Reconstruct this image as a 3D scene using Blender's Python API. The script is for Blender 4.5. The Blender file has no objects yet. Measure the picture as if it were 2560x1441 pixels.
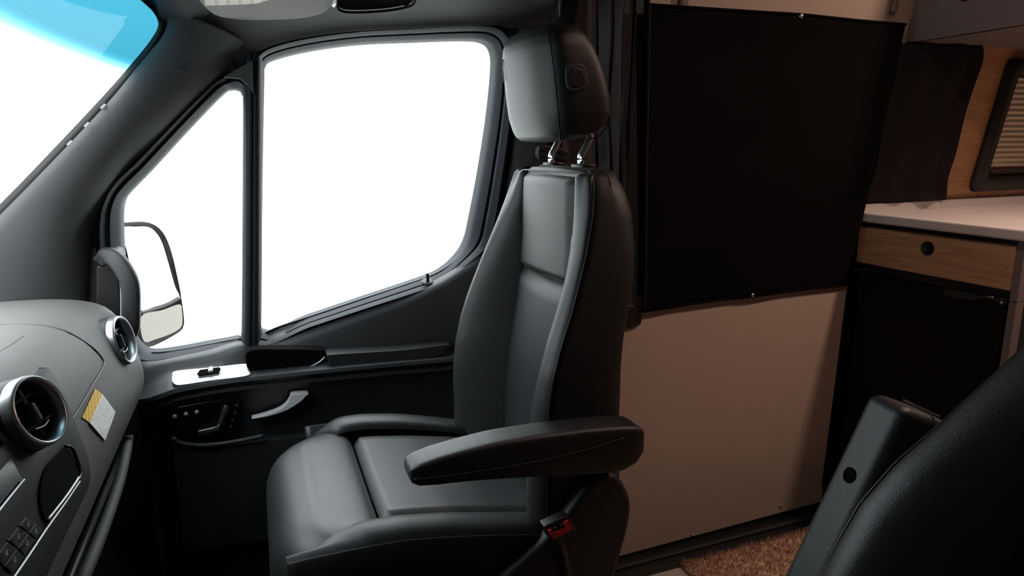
import bpy, bmesh, math, random
from mathutils import Vector, Matrix
random.seed(7)
sc = bpy.context.scene
COL = sc.collection

# ------------------------------------------------------------ camera, world, exposure
cam_d = bpy.data.cameras.new('camera'); cam = bpy.data.objects.new('camera', cam_d); COL.objects.link(cam)
cam_d.sensor_width = 36.0; cam_d.lens = 36.0 * 1667.0 / 2560.0; cam_d.clip_start = 0.02
YAW, PIT, ROL = math.radians(20.97), math.radians(12.16), math.radians(-0.5)
fwd = Vector((math.sin(YAW)*math.cos(PIT), math.cos(YAW)*math.cos(PIT), -math.sin(PIT)))
rgt = Vector((math.cos(YAW), -math.sin(YAW), 0)); upv = rgt.cross(fwd)
rg = rgt*math.cos(ROL) + upv*math.sin(ROL); up = upv*math.cos(ROL) - rgt*math.sin(ROL)
m = Matrix.Identity(4)
for i in range(3):
    m[i][0], m[i][1], m[i][2] = rg[i], up[i], -fwd[i]
m.translation = (0, 0, 1.18)
cam.matrix_world = m
sc.camera = cam
sc.view_settings.view_transform = 'Standard'; sc.view_settings.look = 'None'
sc.view_settings.gamma = 1.0; sc.view_settings.use_curve_mapping = False
sc.view_settings.exposure = 0.0
sc.cycles.use_denoising = True
sc.cycles.max_bounces = 8; sc.cycles.transparent_max_bounces = 12
sc.cycles.sample_clamp_indirect = 6.0
w = bpy.data.worlds.new('overcast'); sc.world = w; w.use_nodes = True
wb = w.node_tree.nodes['Background']; wb.inputs[0].default_value = (0.94, 0.98, 1.0, 1); 
nt_ = w.node_tree   # standard overcast sky: three times brighter at the zenith than at the horizon
tc_ = nt_.nodes.new('ShaderNodeTexCoord'); sx_ = nt_.nodes.new('ShaderNodeSeparateXYZ'); mx_ = nt_.nodes.new('ShaderNodeMath'); mx_.operation = 'MAXIMUM'; mx_.inputs[1].default_value = 0
ma_ = nt_.nodes.new('ShaderNodeMath'); ma_.operation = 'MULTIPLY_ADD'
ZENITH = 9.5
ma_.inputs[1].default_value = ZENITH*2/3; ma_.inputs[2].default_value = ZENITH/3
nt_.links.new(tc_.outputs['Generated'], sx_.inputs[0]); nt_.links.new(sx_.outputs['Z'], mx_.inputs[0]); nt_.links.new(mx_.outputs[0], ma_.inputs[0]); nt_.links.new(ma_.outputs[0], wb.inputs[1])


# ------------------------------------------------------------ materials
def mat(name, col, rough=.5, metal=0.0, bump=None, spec=.5, vary=None, coat=0.0):
    """bump=(kind, scale, strength) fine relief, vary=(scale, amount) slight colour mottling"""
    M = bpy.data.materials.new(name); M.use_nodes = True
    nt = M.node_tree; b = nt.nodes['Principled BSDF']
    b.inputs['Base Color'].default_value = (*col, 1); b.inputs['Roughness'].default_value = rough
    b.inputs['Metallic'].default_value = metal; b.inputs['Specular IOR Level'].default_value = spec
    b.inputs['Coat Weight'].default_value = coat
    tc = nt.nodes.new('ShaderNodeTexCoord')
    if vary:
        n = nt.nodes.new('ShaderNodeTexNoise'); n.inputs['Scale'].default_value = vary[0]; n.inputs['Detail'].default_value = 5
        nt.links.new(tc.outputs['Object'], n.inputs['Vector'])
        r = nt.nodes.new('ShaderNodeValToRGB')
        a = vary[1]
        r.color_ramp.elements[0].position = .3; r.color_ramp.elements[1].position = .7
        r.color_ramp.elements[0].color = (*[c*(1-a) for c in col], 1); r.color_ramp.elements[1].color = (*[min(1, c*(1+a)) for c in col], 1)
        nt.links.new(n.outputs['Fac'], r.inputs['Fac']); nt.links.new(r.outputs['Color'], b.inputs['Base Color'])
    if bump:
        if bump[0] == 'v':
            n = nt.nodes.new('ShaderNodeTexVoronoi'); o = n.outputs['Distance']
        elif bump[0] == 'w':
            n = nt.nodes.new('ShaderNodeTexWave'); o = n.outputs['Fac']
        else:
            n = nt.nodes.new('ShaderNodeTexNoise'); n.inputs['Detail'].default_value = 4; o = n.outputs['Fac']
        n.inputs['Scale'].default_value = bump[1]
        nt.links.new(tc.outputs['Object'], n.inputs['Vector'])
        bp = nt.nodes.new('ShaderNodeBump'); bp.inputs['Strength'].default_value = bump[2]; bp.inputs['Distance'].default_value = .001
        nt.links.new(o, bp.inputs['Height']); nt.links.new(bp.outputs['Normal'], b.inputs['Normal'])
    return M

def wood_mat(name, c1, c2, axis_scale):
    M = bpy.data.materials.new(name); M.use_nodes = True; nt = M.node_tree; b = nt.nodes['Principled BSDF']
    tc = nt.nodes.new('ShaderNodeTexCoord'); mp = nt.nodes.new('ShaderNodeMapping'); mp.inputs['Scale'].default_value = axis_scale
    n = nt.nodes.new('ShaderNodeTexNoise'); n.inputs['Scale'].default_value = 1.0; n.inputs['Detail'].default_value = 6; n.inputs['Distortion'].default_value = .6
    r = nt.nodes.new('ShaderNodeValToRGB'); r.color_ramp.elements[0].position = .35; r.color_ramp.elements[1].position = .66
    r.color_ramp.elements[0].color = (*c1, 1); r.color_ramp.elements[1].color = (*c2, 1)
    nt.links.new(tc.outputs['Object'], mp.inputs['Vector']); nt.links.new(mp.outputs['Vector'], n.inputs['Vector'])
    nt.links.new(n.outputs['Fac'], r.inputs['Fac']); nt.links.new(r.outputs['Color'], b.inputs['Base Color'])
    b.inputs['Roughness'].default_value = .5
    return M

def glass_mat(name, tint=(1, 1, 1), band=False):
    M = bpy.data.materials.new(name); M.use_nodes = True; nt = M.node_tree
    nt.nodes.remove(nt.nodes['Principled BSDF']); out = nt.nodes['Material Output']
    t = nt.nodes.new('ShaderNodeBsdfTransparent'); g = nt.nodes.new('ShaderNodeBsdfGlossy'); g.inputs['Roughness'].default_value = .02
    mx = nt.nodes.new('ShaderNodeMixShader'); mx.inputs[0].default_value = .04
    t.inputs[0].default_value = (*tint, 1)
    nt.links.new(t.outputs[0], mx.inputs[1]); nt.links.new(g.outputs[0], mx.inputs[2]); nt.links.new(mx.outputs[0], out.inputs[0])
    if band:   # the coloured sun-shade strip along the top of the windscreen glass
        tc = nt.nodes.new('ShaderNodeTexCoord'); sx = nt.nodes.new('ShaderNodeSeparateXYZ')
        ma = nt.nodes.new('ShaderNodeMath'); ma.operation = 'MULTIPLY_ADD'; ma.inputs[1].default_value = .05
        mr = nt.nodes.new('ShaderNodeMapRange'); mr.inputs[1].default_value = .552; mr.inputs[2].default_value = .580
        cr_ = nt.nodes.new('ShaderNodeValToRGB')
        e = cr_.color_ramp.elements
        e[0].color = (1, 1, 1, 1); e[1].color = (.15, .38, .45, 1); e[1].position = 1.0
        k = e.new(.35); k.color = (.45, .68, .74, 1)
        k = e.new(.75); k.color = (.18, .43, .50, 1)
        nt.links.new(tc.outputs['Object'], sx.inputs[0]); nt.links.new(sx.outputs['Y'], ma.inputs[0]); nt.links.new(sx.outputs['Z'], ma.inputs[2])
        nt.links.new(ma.outputs[0], mr.inputs[0]); nt.links.new(mr.outputs[0], cr_.inputs[0]); nt.links.new(cr_.outputs[0], t.inputs[0])
    return M

def stripe_mat(name, paper, ink, scale, axis=(0, 0, 1), thresh=.55):
    """flat print: rows of small unreadable text on a label"""
    M = bpy.data.materials.new(name); M.use_nodes = True; nt = M.node_tree; b = nt.nodes['Principled BSDF']
    tc = nt.nodes.new('ShaderNodeTexCoord')
    d = nt.nodes.new('ShaderNodeVectorMath'); d.operation = 'DOT_PRODUCT'; d.inputs[1].default_value = axis
    mu = nt.nodes.new('ShaderNodeMath'); mu.operation = 'MULTIPLY'; mu.inputs[1].default_value = scale
    fr = nt.nodes.new('ShaderNodeMath'); fr.operation = 'FRACT'
    gt = nt.nodes.new('ShaderNodeMath'); gt.operation = 'GREATER_THAN'; gt.inputs[1].default_value = thresh
    n = nt.nodes.new('ShaderNodeTexNoise'); n.inputs['Scale'].default_value = 600
    g2 = nt.nodes.new('ShaderNodeMath'); g2.operation = 'GREATER_THAN'; g2.inputs[1].default_value = .47
    pr = nt.nodes.new('ShaderNodeMath'); pr.operation = 'MULTIPLY'
    mx = nt.nodes.new('ShaderNodeMix'); mx.data_type = 'RGBA'; mx.inputs[6].default_value = (*paper, 1); mx.inputs[7].default_value = (*ink, 1)
    nt.links.new(tc.outputs['Object'], d.inputs[0]); nt.links.new(d.outputs['Value'], mu.inputs[0]); nt.links.new(mu.outputs[0], fr.inputs[0]); nt.links.new(fr.outputs[0], gt.inputs[0])
    nt.links.new(tc.outputs['Object'], n.inputs['Vector']); nt.links.new(n.outputs['Fac'], g2.inputs[0])
    nt.links.new(gt.outputs[0], pr.inputs[0]); nt.links.new(g2.outputs[0], pr.inputs[1]); nt.links.new(pr.outputs[0], mx.inputs[0])
    nt.links.new(mx.outputs[2], b.inputs['Base Color']); b.inputs['Roughness'].default_value = .6
    return M

LEATHER = mat('black_leather_shaded', (.0145, .016, .017), .46, bump=('v', 700, .25), spec=.5, vary=(14, .12))  # darker copy; the backrest's shade is put into its colour
LEATHER2 = mat('smooth_black_leather_lit', (.024, .026, .027), .44, bump=('v', 650, .16), vary=(9, .10))  # lighter copy of the seat leather, toned for the better lit cushion
PLASTIC = mat('dark_grained_plastic', (.020, .021, .023), .55, bump=('n', 900, .25))
BLACK = mat('black_plastic', (.009, .009, .010), .45)
GLOSS = mat('gloss_black', (.005, .005, .006), .2, spec=.3)
PILLAR = mat('grey_woven_trim', (.066, .069, .071), .8, bump=('n', 700, .3))
DARKTRIM = mat('charcoal_trim', (.026, .027, .030), .7, bump=('n', 700, .25))
FRAMEM = mat('door_frame_paint', (.014, .018, .024), .6, spec=.25)
STACK = mat('satin_black_bezel', (.009, .009, .009), .6, bump=('n', 1300, .1), spec=.3)
VOID = mat('recess_shade_black', (.0015, .0015, .0015), .9, spec=.05)  # near-black that puts the shade of openings and recesses into colour
DASHM = mat('dash_pad', (.082, .081, .079), .6, bump=('n', 1300, .35))
DOORM = mat('door_card', (.018, .0205, .023), .5, bump=('n', 1100, .25))
VISORM = mat('visor_fabric', (.30, .29, .27), .9, bump=('n', 1200, .3), vary=(40, .08))
HEADM = mat('headliner', (.03, .031, .034), .9, bump=('n', 500, .3))
ALU = mat('brushed_aluminium', (.42, .435, .445), .36, .9)
CHROME = mat('chrome', (.72, .73, .74), .3, 1.0)
SILVER = mat('silver_lacquer', (.62, .63, .64), .35, .15)
BRIGHT = mat('satin_silver', (.50, .51, .52), .4, .6)
BEIGE = mat('beige_wall_panel', (.50, .385, .315), .6, bump=('n', 500, .08))
FABRIC = mat('black_blackout_fabric', (.0045, .0042, .0044), 1.0, spec=.1, bump=('n', 400, .5), vary=(5, .25))
CURTAIN = mat('charcoal_curtain', (.024, .0215, .0235), .95, bump=('n', 300, .4), spec=.1)
GREYCLOTH = mat('grey_cloth', (.05, .047, .048), .9, bump=('n', 300, .4))
WHITE = mat('white_solid_surface', (.78, .72, .70), .4, vary=(12, .03))
OAK = wood_mat('oak_veneer', (.46, .25, .13), (.62, .37, .21), (6, 6, 70))
OAKW = wood_mat('oak_wall_veneer', (.44, .21, .095), (.60, .31, .155), (8, 8, 90))
GREYLAM = mat('grey_laminate', (.24, .215, .225), .55, bump=('n', 600, .1))
TAUPE = mat('taupe_laminate', (.19, .15, .14), .55)
BLIND = mat('pleated_blind', (.72, .62, .48), .8, bump=('n', 300, .1))
FLOORM = mat('vinyl_floor', (.42, .36, .32), .55, vary=(18, .10))
MATF = mat('black_rubber_mat', (.008, .008, .008), .8)
FRIDGEM = mat('matt_black_fridge', (.004, .004, .004), .6, spec=.2)
RUGM = mat('tan_shag', (.52, .34, .24), .9, vary=(60, .35))
RED = mat('red_plastic', (.55, .008, .008), .4)
YELLOW = stripe_mat('yellow_warning_print', (.95, .58, .06), (.55, .32, .03), 90, (.2, -.5, .8), .55)
PAPER = stripe_mat('white_label_print', (.95, .95, .93), (.45, .45, .46), 190, (.2, -.5, .8), .45)
VLABEL = stripe_mat('visor_label_print', (.80, .76, .66), (.55, .45, .3), 60, (1, 0, 0), .75)
ICON = mat('white_icon', (.35, .37, .38), .5)
GLASS = glass_mat('clear_glass', (.98, 1, 1)); WIND = glass_mat('windscreen_glass', band=True)
MIRROR = mat('mirror_glass', (.95, .95, .95), .01, 1.0)
PAINT = mat('exterior_paint', (.092, .075, .058), .5)

# ------------------------------------------------------------ helpers
ORG = {}
def link(o, parent=None, loc=None):
    COL.objects.link(o)
    if parent is not None:
        o.parent = parent; ORG[o.name] = ORG[parent.name]
    else:
        ORG[o.name] = Vector(loc) if loc is not None else Vector((0, 0, 0)); o.location = ORG[o.name]
    return o
def thing(name, loc, label, cat, group=None):
    o = bpy.data.objects.new(name, None); o.empty_display_size = .05; link(o, None, loc)
    o['label'] = label; o['category'] = cat
    if group: o['group'] = group
    return o
def tag(o, label, cat, group=None):
    o['label'] = label; o['category'] = cat
    if group: o['group'] = group
    return o
def struct_root(name, loc, label=None):
    o = bpy.data.objects.new(name, None); link(o, None, loc); o['kind'] = 'structure'
    if label: o['label'] = label
    return o
def centre(verts):
    xs = [v[0] for v in verts]; ys = [v[1] for v in verts]; zs = [v[2] for v in verts]
    return Vector(((min(xs)+max(xs))/2, (min(ys)+max(ys))/2, min(zs)))
def obj(name, data, material, parent=None, smooth=True, mods=(), struct=False, label=None):
    verts, faces = data
    me = bpy.data.meshes.new(name)
    o = bpy.data.objects.new(name, me)
    link(o, parent, None if parent is not None else centre(verts))
    org = ORG[o.name]
    me.from_pydata([tuple(Vector(v) - org) for v in verts], [], faces)
    bm = bmesh.new(); bm.from_mesh(me); bmesh.ops.recalc_face_normals(bm, faces=bm.faces); bm.to_mesh(me); bm.free()
    me.materials.append(material)
    if smooth: me.shade_smooth()
    for k in mods:
        if k[0] == 'sub': md = o.modifiers.new('s', 'SUBSURF'); md.levels = md.render_levels = k[1]
        if k[0] == 'solid': md = o.modifiers.new('t', 'SOLIDIFY'); md.thickness = k[1]; md.offset = k[2] if len(k) > 2 else 0
        if k[0] == 'bevel':
            md = o.modifiers.new('b', 'BEVEL'); md.width = k[1]; md.segments = k[2] if len(k) > 2 else 3; md.limit_method = 'ANGLE'; md.angle_limit = math.radians(40)
            md.harden_normals = False
    if smooth and any(k[0] == 'bevel' for k in mods):
        md = o.modifiers.new('wn', 'WEIGHTED_NORMAL'); md.keep_sharp = True
    if struct: o['kind'] = 'structure'
    if label: o['label'] = label
    return o
def crs(pts, n, closed=False):
    """Catmull-Rom through pts, resampled to n points evenly along its length"""
    P = [Vector(p) for p in pts]; N = len(P); dense = []
    segs = N if closed else N-1
    for i in range(segs):
        if closed: a, b, c, d = P[(i-1) % N], P[i], P[(i+1) % N], P[(i+2) % N]
        else: a, b, c, d = P[max(i-1, 0)], P[i], P[i+1], P[min(i+2, N-1)]
        for k in range(16):
            t = k/16
            dense.append(.5*((2*b) + (c-a)*t + (2*a-5*b+4*c-d)*t*t + (3*b-a-3*c+d)*t**3))
    dense.append(P[0].copy() if closed else P[-1].copy())
    L = [0]
    for i in range(1, len(dense)): L.append(L[-1] + (dense[i]-dense[i-1]).length)
    out = []; j = 0
    m = n if closed else n-1
    for k in range(n):
        s = L[-1]*k/m
        while j < len(L)-2 and L[j+1] < s: j += 1
        d = L[j+1]-L[j]
        out.append(dense[j].lerp(dense[j+1], 0 if d < 1e-9 else (s-L[j])/d))
    return out
def lin(pts, n):
    """point-wise parametric Catmull-Rom (keeps pairing between curves)"""
    P = [Vector(p) for p in pts]; N = len(P); out = []
    for k in range(n):
        s = k/(n-1)*(N-1); i = min(int(s), N-2); t = s-i
        a, b, c, d = P[max(i-1, 0)], P[i], P[i+1], P[min(i+2, N-1)]
        out.append(.5*((2*b) + (c-a)*t + (2*a-5*b+4*c-d)*t*t + (3*b-a-3*c+d)*t**3))
    return out
def linc(pts, n):
    P = [Vector(p) for p in pts]; N = len(P); out = []
    for k in range(n):
        s = k/n*N; i = int(s) % N; t = s-int(s)
        a, b, c, d = P[(i-1) % N], P[i], P[(i+1) % N], P[(i+2) % N]
        out.append(.5*((2*b) + (c-a)*t + (2*a-5*b+4*c-d)*t*t + (3*b-a-3*c+d)*t**3))
    return out
def grid(rows, cu=False, cv=False, cap=False):
    """rows: list of equal-length point lists"""
    n = len(rows[0]); V = [Vector(p) for r in rows for p in r]; F = []
    R = len(rows)
    for i in range(R if cv else R-1):
        for j in range(n if cu else n-1):
            a = i*n+j; b = i*n+(j+1) % n; i2 = (i+1) % R
            F.append((a, b, i2*n+(j+1) % n, i2*n+j))
    if cap:
        F.append(tuple(range(n))); F.append(tuple((R-1)*n+k for k in range(n)))
    return V, F
def cap_fan(data, n, R):
    """close both ends of a closed loft with a fan to the centroid"""
    V, F = data
    for i in (0, R-1):
        c = sum((V[i*n+k] for k in range(n)), Vector())/n; V.append(c); ci = len(V)-1
        for k in range(n): F.append((i*n+k, i*n+(k+1) % n, ci))
    return V, F
def join(*ds):
    V = []; F = []
    for v, f in ds:
        o = len(V); V += [Vector(x) for x in v]; F += [tuple(i+o for i in q) for q in f]
    return V, F
def box(x0, x1, y0, y1, z0, z1):
    V = [(x, y, z) for x in (x0, x1) for y in (y0, y1) for z in (z0, z1)]
    return V, [(0, 1, 3, 2), (4, 6, 7, 5), (0, 4, 5, 1), (2, 3, 7, 6), (0, 2, 6, 4), (1, 5, 7, 3)]
def obox(c, ax, ay, az):
    """box from centre and three half vectors"""
    c, ax, ay, az = map(Vector, (c, ax, ay, az))
    V = [c + ax*i + ay*j + az*k for i in (-1, 1) for j in (-1, 1) for k in (-1, 1)]
    return V, [(0, 1, 3, 2), (4, 6, 7, 5), (0, 4, 5, 1), (2, 3, 7, 6), (0, 2, 6, 4), (1, 5, 7, 3)]
def prism(out, d):
    n = len(out); d = Vector(d); V = [Vector(p) for p in out] + [Vector(p)+d for p in out]
    F = [tuple(range(n)), tuple(range(2*n-1, n-1, -1))] + [(i, (i+1) % n, n+(i+1) % n, n+i) for i in range(n)]
    return V, F
def tube(pts, r, n=8, k=24, flat=1.0, upv=(0, 0, 1)):
    P = crs(pts, k) if len(pts) > 2 else [Vector(pts[0]).lerp(Vector(pts[1]), i/(k-1)) for i in range(k)]
    rows = []
    for i, p in enumerate(P):
        t = (P[min(i+1, k-1)] - P[max(i-1, 0)]).normalized()
        a = t.cross(Vector(upv))
        if a.length < 1e-4: a = t.cross(Vector((1, 0, 0)))
        a.normalize(); b = t.cross(a).normalized()
        rr = r(i/(k-1)) if callable(r) else r
        rows.append([p + a*rr*math.cos(q*2*math.pi/n) + b*rr*flat*math.sin(q*2*math.pi/n) for q in range(n)])
    return cap_fan(grid(rows, cu=True), n, k)
def basis(n):
    n = Vector(n).normalized(); a = Vector((0, 0, 1)); a = (a - n*a.dot(n)).normalized(); b = n.cross(a)
    return n, a, b
def revolve(c, nrm, prof, seg=40):
    """prof: (radius, height along the normal)"""
    n, a, b = basis(nrm); c = Vector(c)
    rows = [[c + n*h + (a*math.cos(2*math.pi*k/seg) + b*math.sin(2*math.pi*k/seg))*max(r, 1e-5) for k in range(seg)] for r, h in prof]
    return grid(rows, cu=True)
def interp(x, xs, ys):
    if x <= xs[0]: return ys[0]
    for i in range(1, len(xs)):
        if x <= xs[i]:
            t = (x-xs[i-1])/(xs[i]-xs[i-1]); return ys[i-1]*(1-t)+ys[i]*t
    return ys[-1]
def wall_y(z): return 1.655 - .17*(z-.95)

# ------------------------------------------------------------ the shell
obj('floor', box(.62, 3.3, -.14, 1.425, -.03, 0), FLOORM, struct=True, smooth=False, label='pale vinyl floor of the living area')
cab = obj('floor_cab', box(-.94, .62, -.18, 1.76, -.04, -.012), MATF, struct=True, smooth=False, label='black rubber cab floor')
obj('floor_step', join(box(.62, 3.34, 1.425, 1.76, -.16, -.13), box(1.86, 3.34, 1.405, 1.43, -.16, -.005)), MATF, struct=True, smooth=False, label='black step well inside the sliding door')
obj('wall_left', box(-.94, 3.34, -.20, -.14, -.25, 2.0), HEADM, struct=True, smooth=False)
obj('wall_back', box(3.3, 3.34, -.18, 1.8, -.25, 2.0), BEIGE, struct=True, smooth=False)
obj('wall_front', box(-.94, -.9, -.18, 1.75, -.25, .80), BLACK, struct=True, smooth=False)
obj('ceiling', box(.70, 3.3, -.18, 1.75, 1.95, 1.99), BEIGE, struct=True, smooth=False)
obj('ceiling_cab', box(-.10, .70, -.18, 1.40, 1.53, 1.57), HEADM, struct=True, smooth=False)
obj('wall_riser', box(.66, .70, -.18, 1.76, 1.53, 1.95), HEADM, struct=True, smooth=False)
# outer body side, seen only in the lower mirror glass
V = []
obj('wall_right', join(box(.66, 3.34, 1.735, 1.755, -.2, 2.0), box(-.95, .66, 1.735, 1.755, -.2, .68)), PAINT, struct=True, smooth=False, label='sand coloured outer body side')

obj('ground', box(-60, 60, -60, 60, -.80, -.75), mat('pale_concrete', (.5, .5, .49), .9, vary=(2, .06)), struct=True, smooth=False, label='pale ground outside')
# ------------------------------------------------------------ windscreen
def wind_x(y, z): return -.175 + .985*(z-1.335) - .16*(1-((y-.76)/.79)**2)
rows = []
for i in range(14):
    z = .74 + (1.56-.74)*i/13
    rows.append([(wind_x(y, z), y, z) for y in [-.05 + 1.62*j/26 for j in range(27)]])
win1 = struct_root('window_1', (-.4, .76, .8), 'windscreen with a blue shade band along its top')
obj('glass', grid(rows), WIND, win1, mods=(('solid', .005, 0),))
e1 = [(-0.6802,1.6100,0.8072),(-0.5752,1.6000,0.9288),(-0.4660,1.5700,1.0386),(-0.3846,1.5500,1.1167),(-0.2483,1.5200,1.2517),(-0.1751,1.5000,1.3328),(-0.1401,1.4850,1.3758),(-0.1249,1.4700,1.4029),(-0.1259,1.4500,1.4241),(-0.1383,1.4300,1.4402),(-0.1653,1.3800,1.4484),(-0.2221,1.2800,1.4502),(-0.2774,1.1000,1.4269)]
e1i = [(-0.6919,1.6050,0.8375),(-0.5883,1.5950,0.9562),(-0.4772,1.5650,1.0582),(-0.3960,1.5450,1.1348),(-0.2608,1.5150,1.2683),(-0.1874,1.4950,1.3442),(-0.1539,1.4800,1.3810),(-0.1392,1.4650,1.4014),(-0.1394,1.4450,1.4155),(-0.1486,1.4250,1.4278),(-0.1704,1.3750,1.4393),(-0.2254,1.2750,1.4414),(-0.2771,1.0950,1.4191)]
obj('black_border', grid([lin(e1i, 60), lin(e1, 60)]), BLACK, win1, mods=(('solid', .004, 0),))
for q in [(-0.2531,1.5050,1.2575),(-0.2843,1.5050,1.2234),(-0.3166,1.5050,1.1896)]:
    obj('border_clip', obox(q, (.004, 0, .004), (0, .002, 0), (-.0015, 0, .0015)), ICON, win1, smooth=False)

sh = thing('added_sunshade', (-.5, .25, .95), 'added unseen folding sunshade blocking light through the driver side of the windscreen', 'sunshade')  # added out of view to block windscreen light from the seats' near sides
for k in range(7):
    ya = -.10 + .135*k; yb = ya + .133
    rows = [[(wind_x(y, z) + .035 + (.012 if (j + k) % 2 else 0), y, z) for j, y in enumerate((ya, yb))] for z in (.95, 1.1, 1.25, 1.44)]
    obj('fold', grid(rows), FABRIC, sh, smooth=False, mods=(('solid', .004, 0),))
# ------------------------------------------------------------ front pillar trim
pe1 = [(-0.6817,1.6000,0.8199),(-0.5767,1.5900,0.9388),(-0.4672,1.5600,1.0459),(-0.3859,1.5400,1.1233),(-0.2507,1.5100,1.2564),(-0.1774,1.4900,1.3368),(-0.1373,1.4750,1.3796),(-0.1221,1.4600,1.4064),(-0.1203,1.4400,1.4295)]
pe2 = [(-0.3838,1.6550,0.6950),(-0.3666,1.6550,0.8214),(-0.3516,1.6500,0.9103),(-0.3266,1.6450,1.0093),(-0.2637,1.6400,1.1049),(-0.1777,1.6300,1.1858),(-0.0994,1.6200,1.2638),(-0.0343,1.6100,1.3244),(0.0306,1.6000,1.3818)]
n = 44; A = lin(pe1, n); B = lin(pe2, n); rows = []
for i in range(n):
    r = [A[i] + Vector((0, .02, 0))]
    for k in range(11):
        t = k/10; p = A[i].lerp(B[i], t); p = p + Vector((.012, -.035, 0))*math.sin(math.pi*t)**.8
        r.append(p)
    r.append(B[i] + Vector((0, .05, 0)))
    rows.append(r)
tr1 = obj('trim_1', grid(rows), PILLAR, struct=True, mods=(('solid', .004, 0),), label='grey woven front pillar trim')
pl = [(-0.1273,1.5000,1.3292),(-0.0946,1.5000,1.3747),(-0.0774,1.5000,1.3621),(-0.1098,1.5000,1.3222)]
obj('airbag_badge', prism(pl, (.003, -.002, .002)), DARKTRIM, tr1, mods=(('bevel', .003, 3),))

# header rail over the door, up to the cab headliner
h1 = [(-0.0133,1.5809,1.3312),(0.0292,1.5772,1.3676),(0.0790,1.5750,1.3903),(0.1541,1.5732,1.4079),(0.2486,1.5718,1.4220),(0.3837,1.5706,1.4342),(0.5073,1.5695,1.4454),(0.5717,1.5691,1.4494),(0.6277,1.5692,1.4477),(0.7117,1.5693,1.4472)]
h2 = [(-0.0030,1.5633,1.3569),(0.0302,1.5608,1.3816),(0.0792,1.5588,1.4017),(0.1535,1.5570,1.4202),(0.2469,1.5556,1.4344),(0.3803,1.5542,1.4477),(0.5024,1.5532,1.4583),(0.5709,1.5526,1.4645),(0.6211,1.5523,1.4671),(0.7037,1.5519,1.4715)]
h3 = [(-0.0452,1.5308,1.3824),(0.0169,1.5282,1.4077),(0.0798,1.5264,1.4260),(0.1520,1.5251,1.4390),(0.2431,1.5238,1.4517),(0.3734,1.5225,1.4654),(0.4927,1.5214,1.4763),(0.5595,1.5207,1.4827),(0.6084,1.5203,1.4872),(0.6890,1.5198,1.4919)]
h4 = [(x, y, z) for x, y, z in [(-0.1118,1.4400,1.4231),(-0.0503,1.4400,1.4337),(0.0347,1.4200,1.4493),(0.1063,1.4000,1.4641),(0.1930,1.3800,1.4766),(0.2964,1.3600,1.4869),(0.4136,1.3500,1.4969),(0.5060,1.3500,1.5036),(0.5582,1.3500,1.5074),(0.6300,1.3500,1.5126)]]
h5 = [(x-.06 if i < 2 else x, y-.08, 1.535) for i, (x, y, z) in enumerate(h4)]
rows = [lin([Vector(p)+Vector((0, .12, .035)) for p in h1], 50), lin(h1, 50), lin([Vector(a).lerp(Vector(b), .55)+Vector((0, -.004, -.004)) for a, b in zip(h1, h2)], 50), lin(h2, 50), lin(h3, 50), lin(h4, 50), lin(h5, 50)]
obj('trim_2', grid(rows), DARKTRIM, struct=True, mods=(('sub', 1),), label='charcoal header rail above the door')
# roof header between windscreen top and headliner
rows = [[(wind_x(y, 1.445 if y < 1.36 else 1.445 - (y-1.36)*.35) + dx, y, (1.445 if y < 1.36 else 1.445-(y-1.36)*.35) + dz) for y in [-.14 + 1.62*j/20 for j in range(21)]] for dx, dz in ((.0, .0), (.05, .0), (.10, .03), (.16, .095))]
obj('trim_3', grid(rows), DARKTRIM, struct=True, mods=(('solid', .006, 1),), label='charcoal trim over the windscreen')

# ------------------------------------------------------------ sun visor and overhead handle
vis = thing('sun_visor', [(0.0408,1.2600,1.3881)][0], 'light grey fabric sun visor folded up above the windscreen', 'sun visor')
vo = [(-0.0643,1.0200,1.3968),(-0.0578,1.1600,1.3973),(-0.0475,1.2200,1.3917),(-0.0301,1.2500,1.3857),(0.0092,1.2600,1.3845),(0.0663,1.2600,1.3882),(0.1081,1.2500,1.3920),(0.1348,1.2300,1.3965),(0.1450,1.2000,1.4025),(0.1436,1.1500,1.4083),(0.1314,1.0200,1.4114)]
vo2 = crs(vo, 40)
obj('body', prism(vo2, (.008, .0, .026)), VISORM, vis, mods=(('bevel', .008, 3),))
lb = [(-0.0420,1.0700,1.3991),(-0.0448,1.1750,1.3936),(0.0052,1.1750,1.3979),(0.0508,1.1700,1.4027),(0.0504,1.0700,1.4057)]
obj('airbag_label', prism([Vector(p)-Vector((0, .003, .004)) for p in lb], (0, .001, .002)), VLABEL, vis, smooth=False)
for q, c in ((545, YELLOW), (612, ALU)):
    pass
hd = thing('grab_bar', [(0.2370,1.3000,1.4258)][0], 'black recessed grab bar on the header above the side window', 'grab bar')
ho = [(0.1651,1.2700,1.4489),(0.1673,1.3000,1.4284),(0.1751,1.3100,1.4205),(0.2021,1.3100,1.4194),(0.2535,1.3100,1.4251),(0.2911,1.3100,1.4329),(0.3073,1.3000,1.4398),(0.3057,1.2700,1.4586)]
obj('bar', prism(crs(ho, 32), (.004, .035, .01)), BLACK, hd, mods=(('bevel', .006, 3),))
obj('rim', tube([Vector(p)+Vector((0, -.002, -.002)) for p in ho], .003, 6, 40), DARKTRIM, hd)
obj('visor_clip', prism([(0.1492,1.2000,1.4274),(0.1506,1.2200,1.4152),(0.1570,1.2200,1.4119),(0.1556,1.2000,1.4279)], (0, .03, .0)), BRIGHT, hd, mods=(('bevel', .002, 2),))

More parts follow.
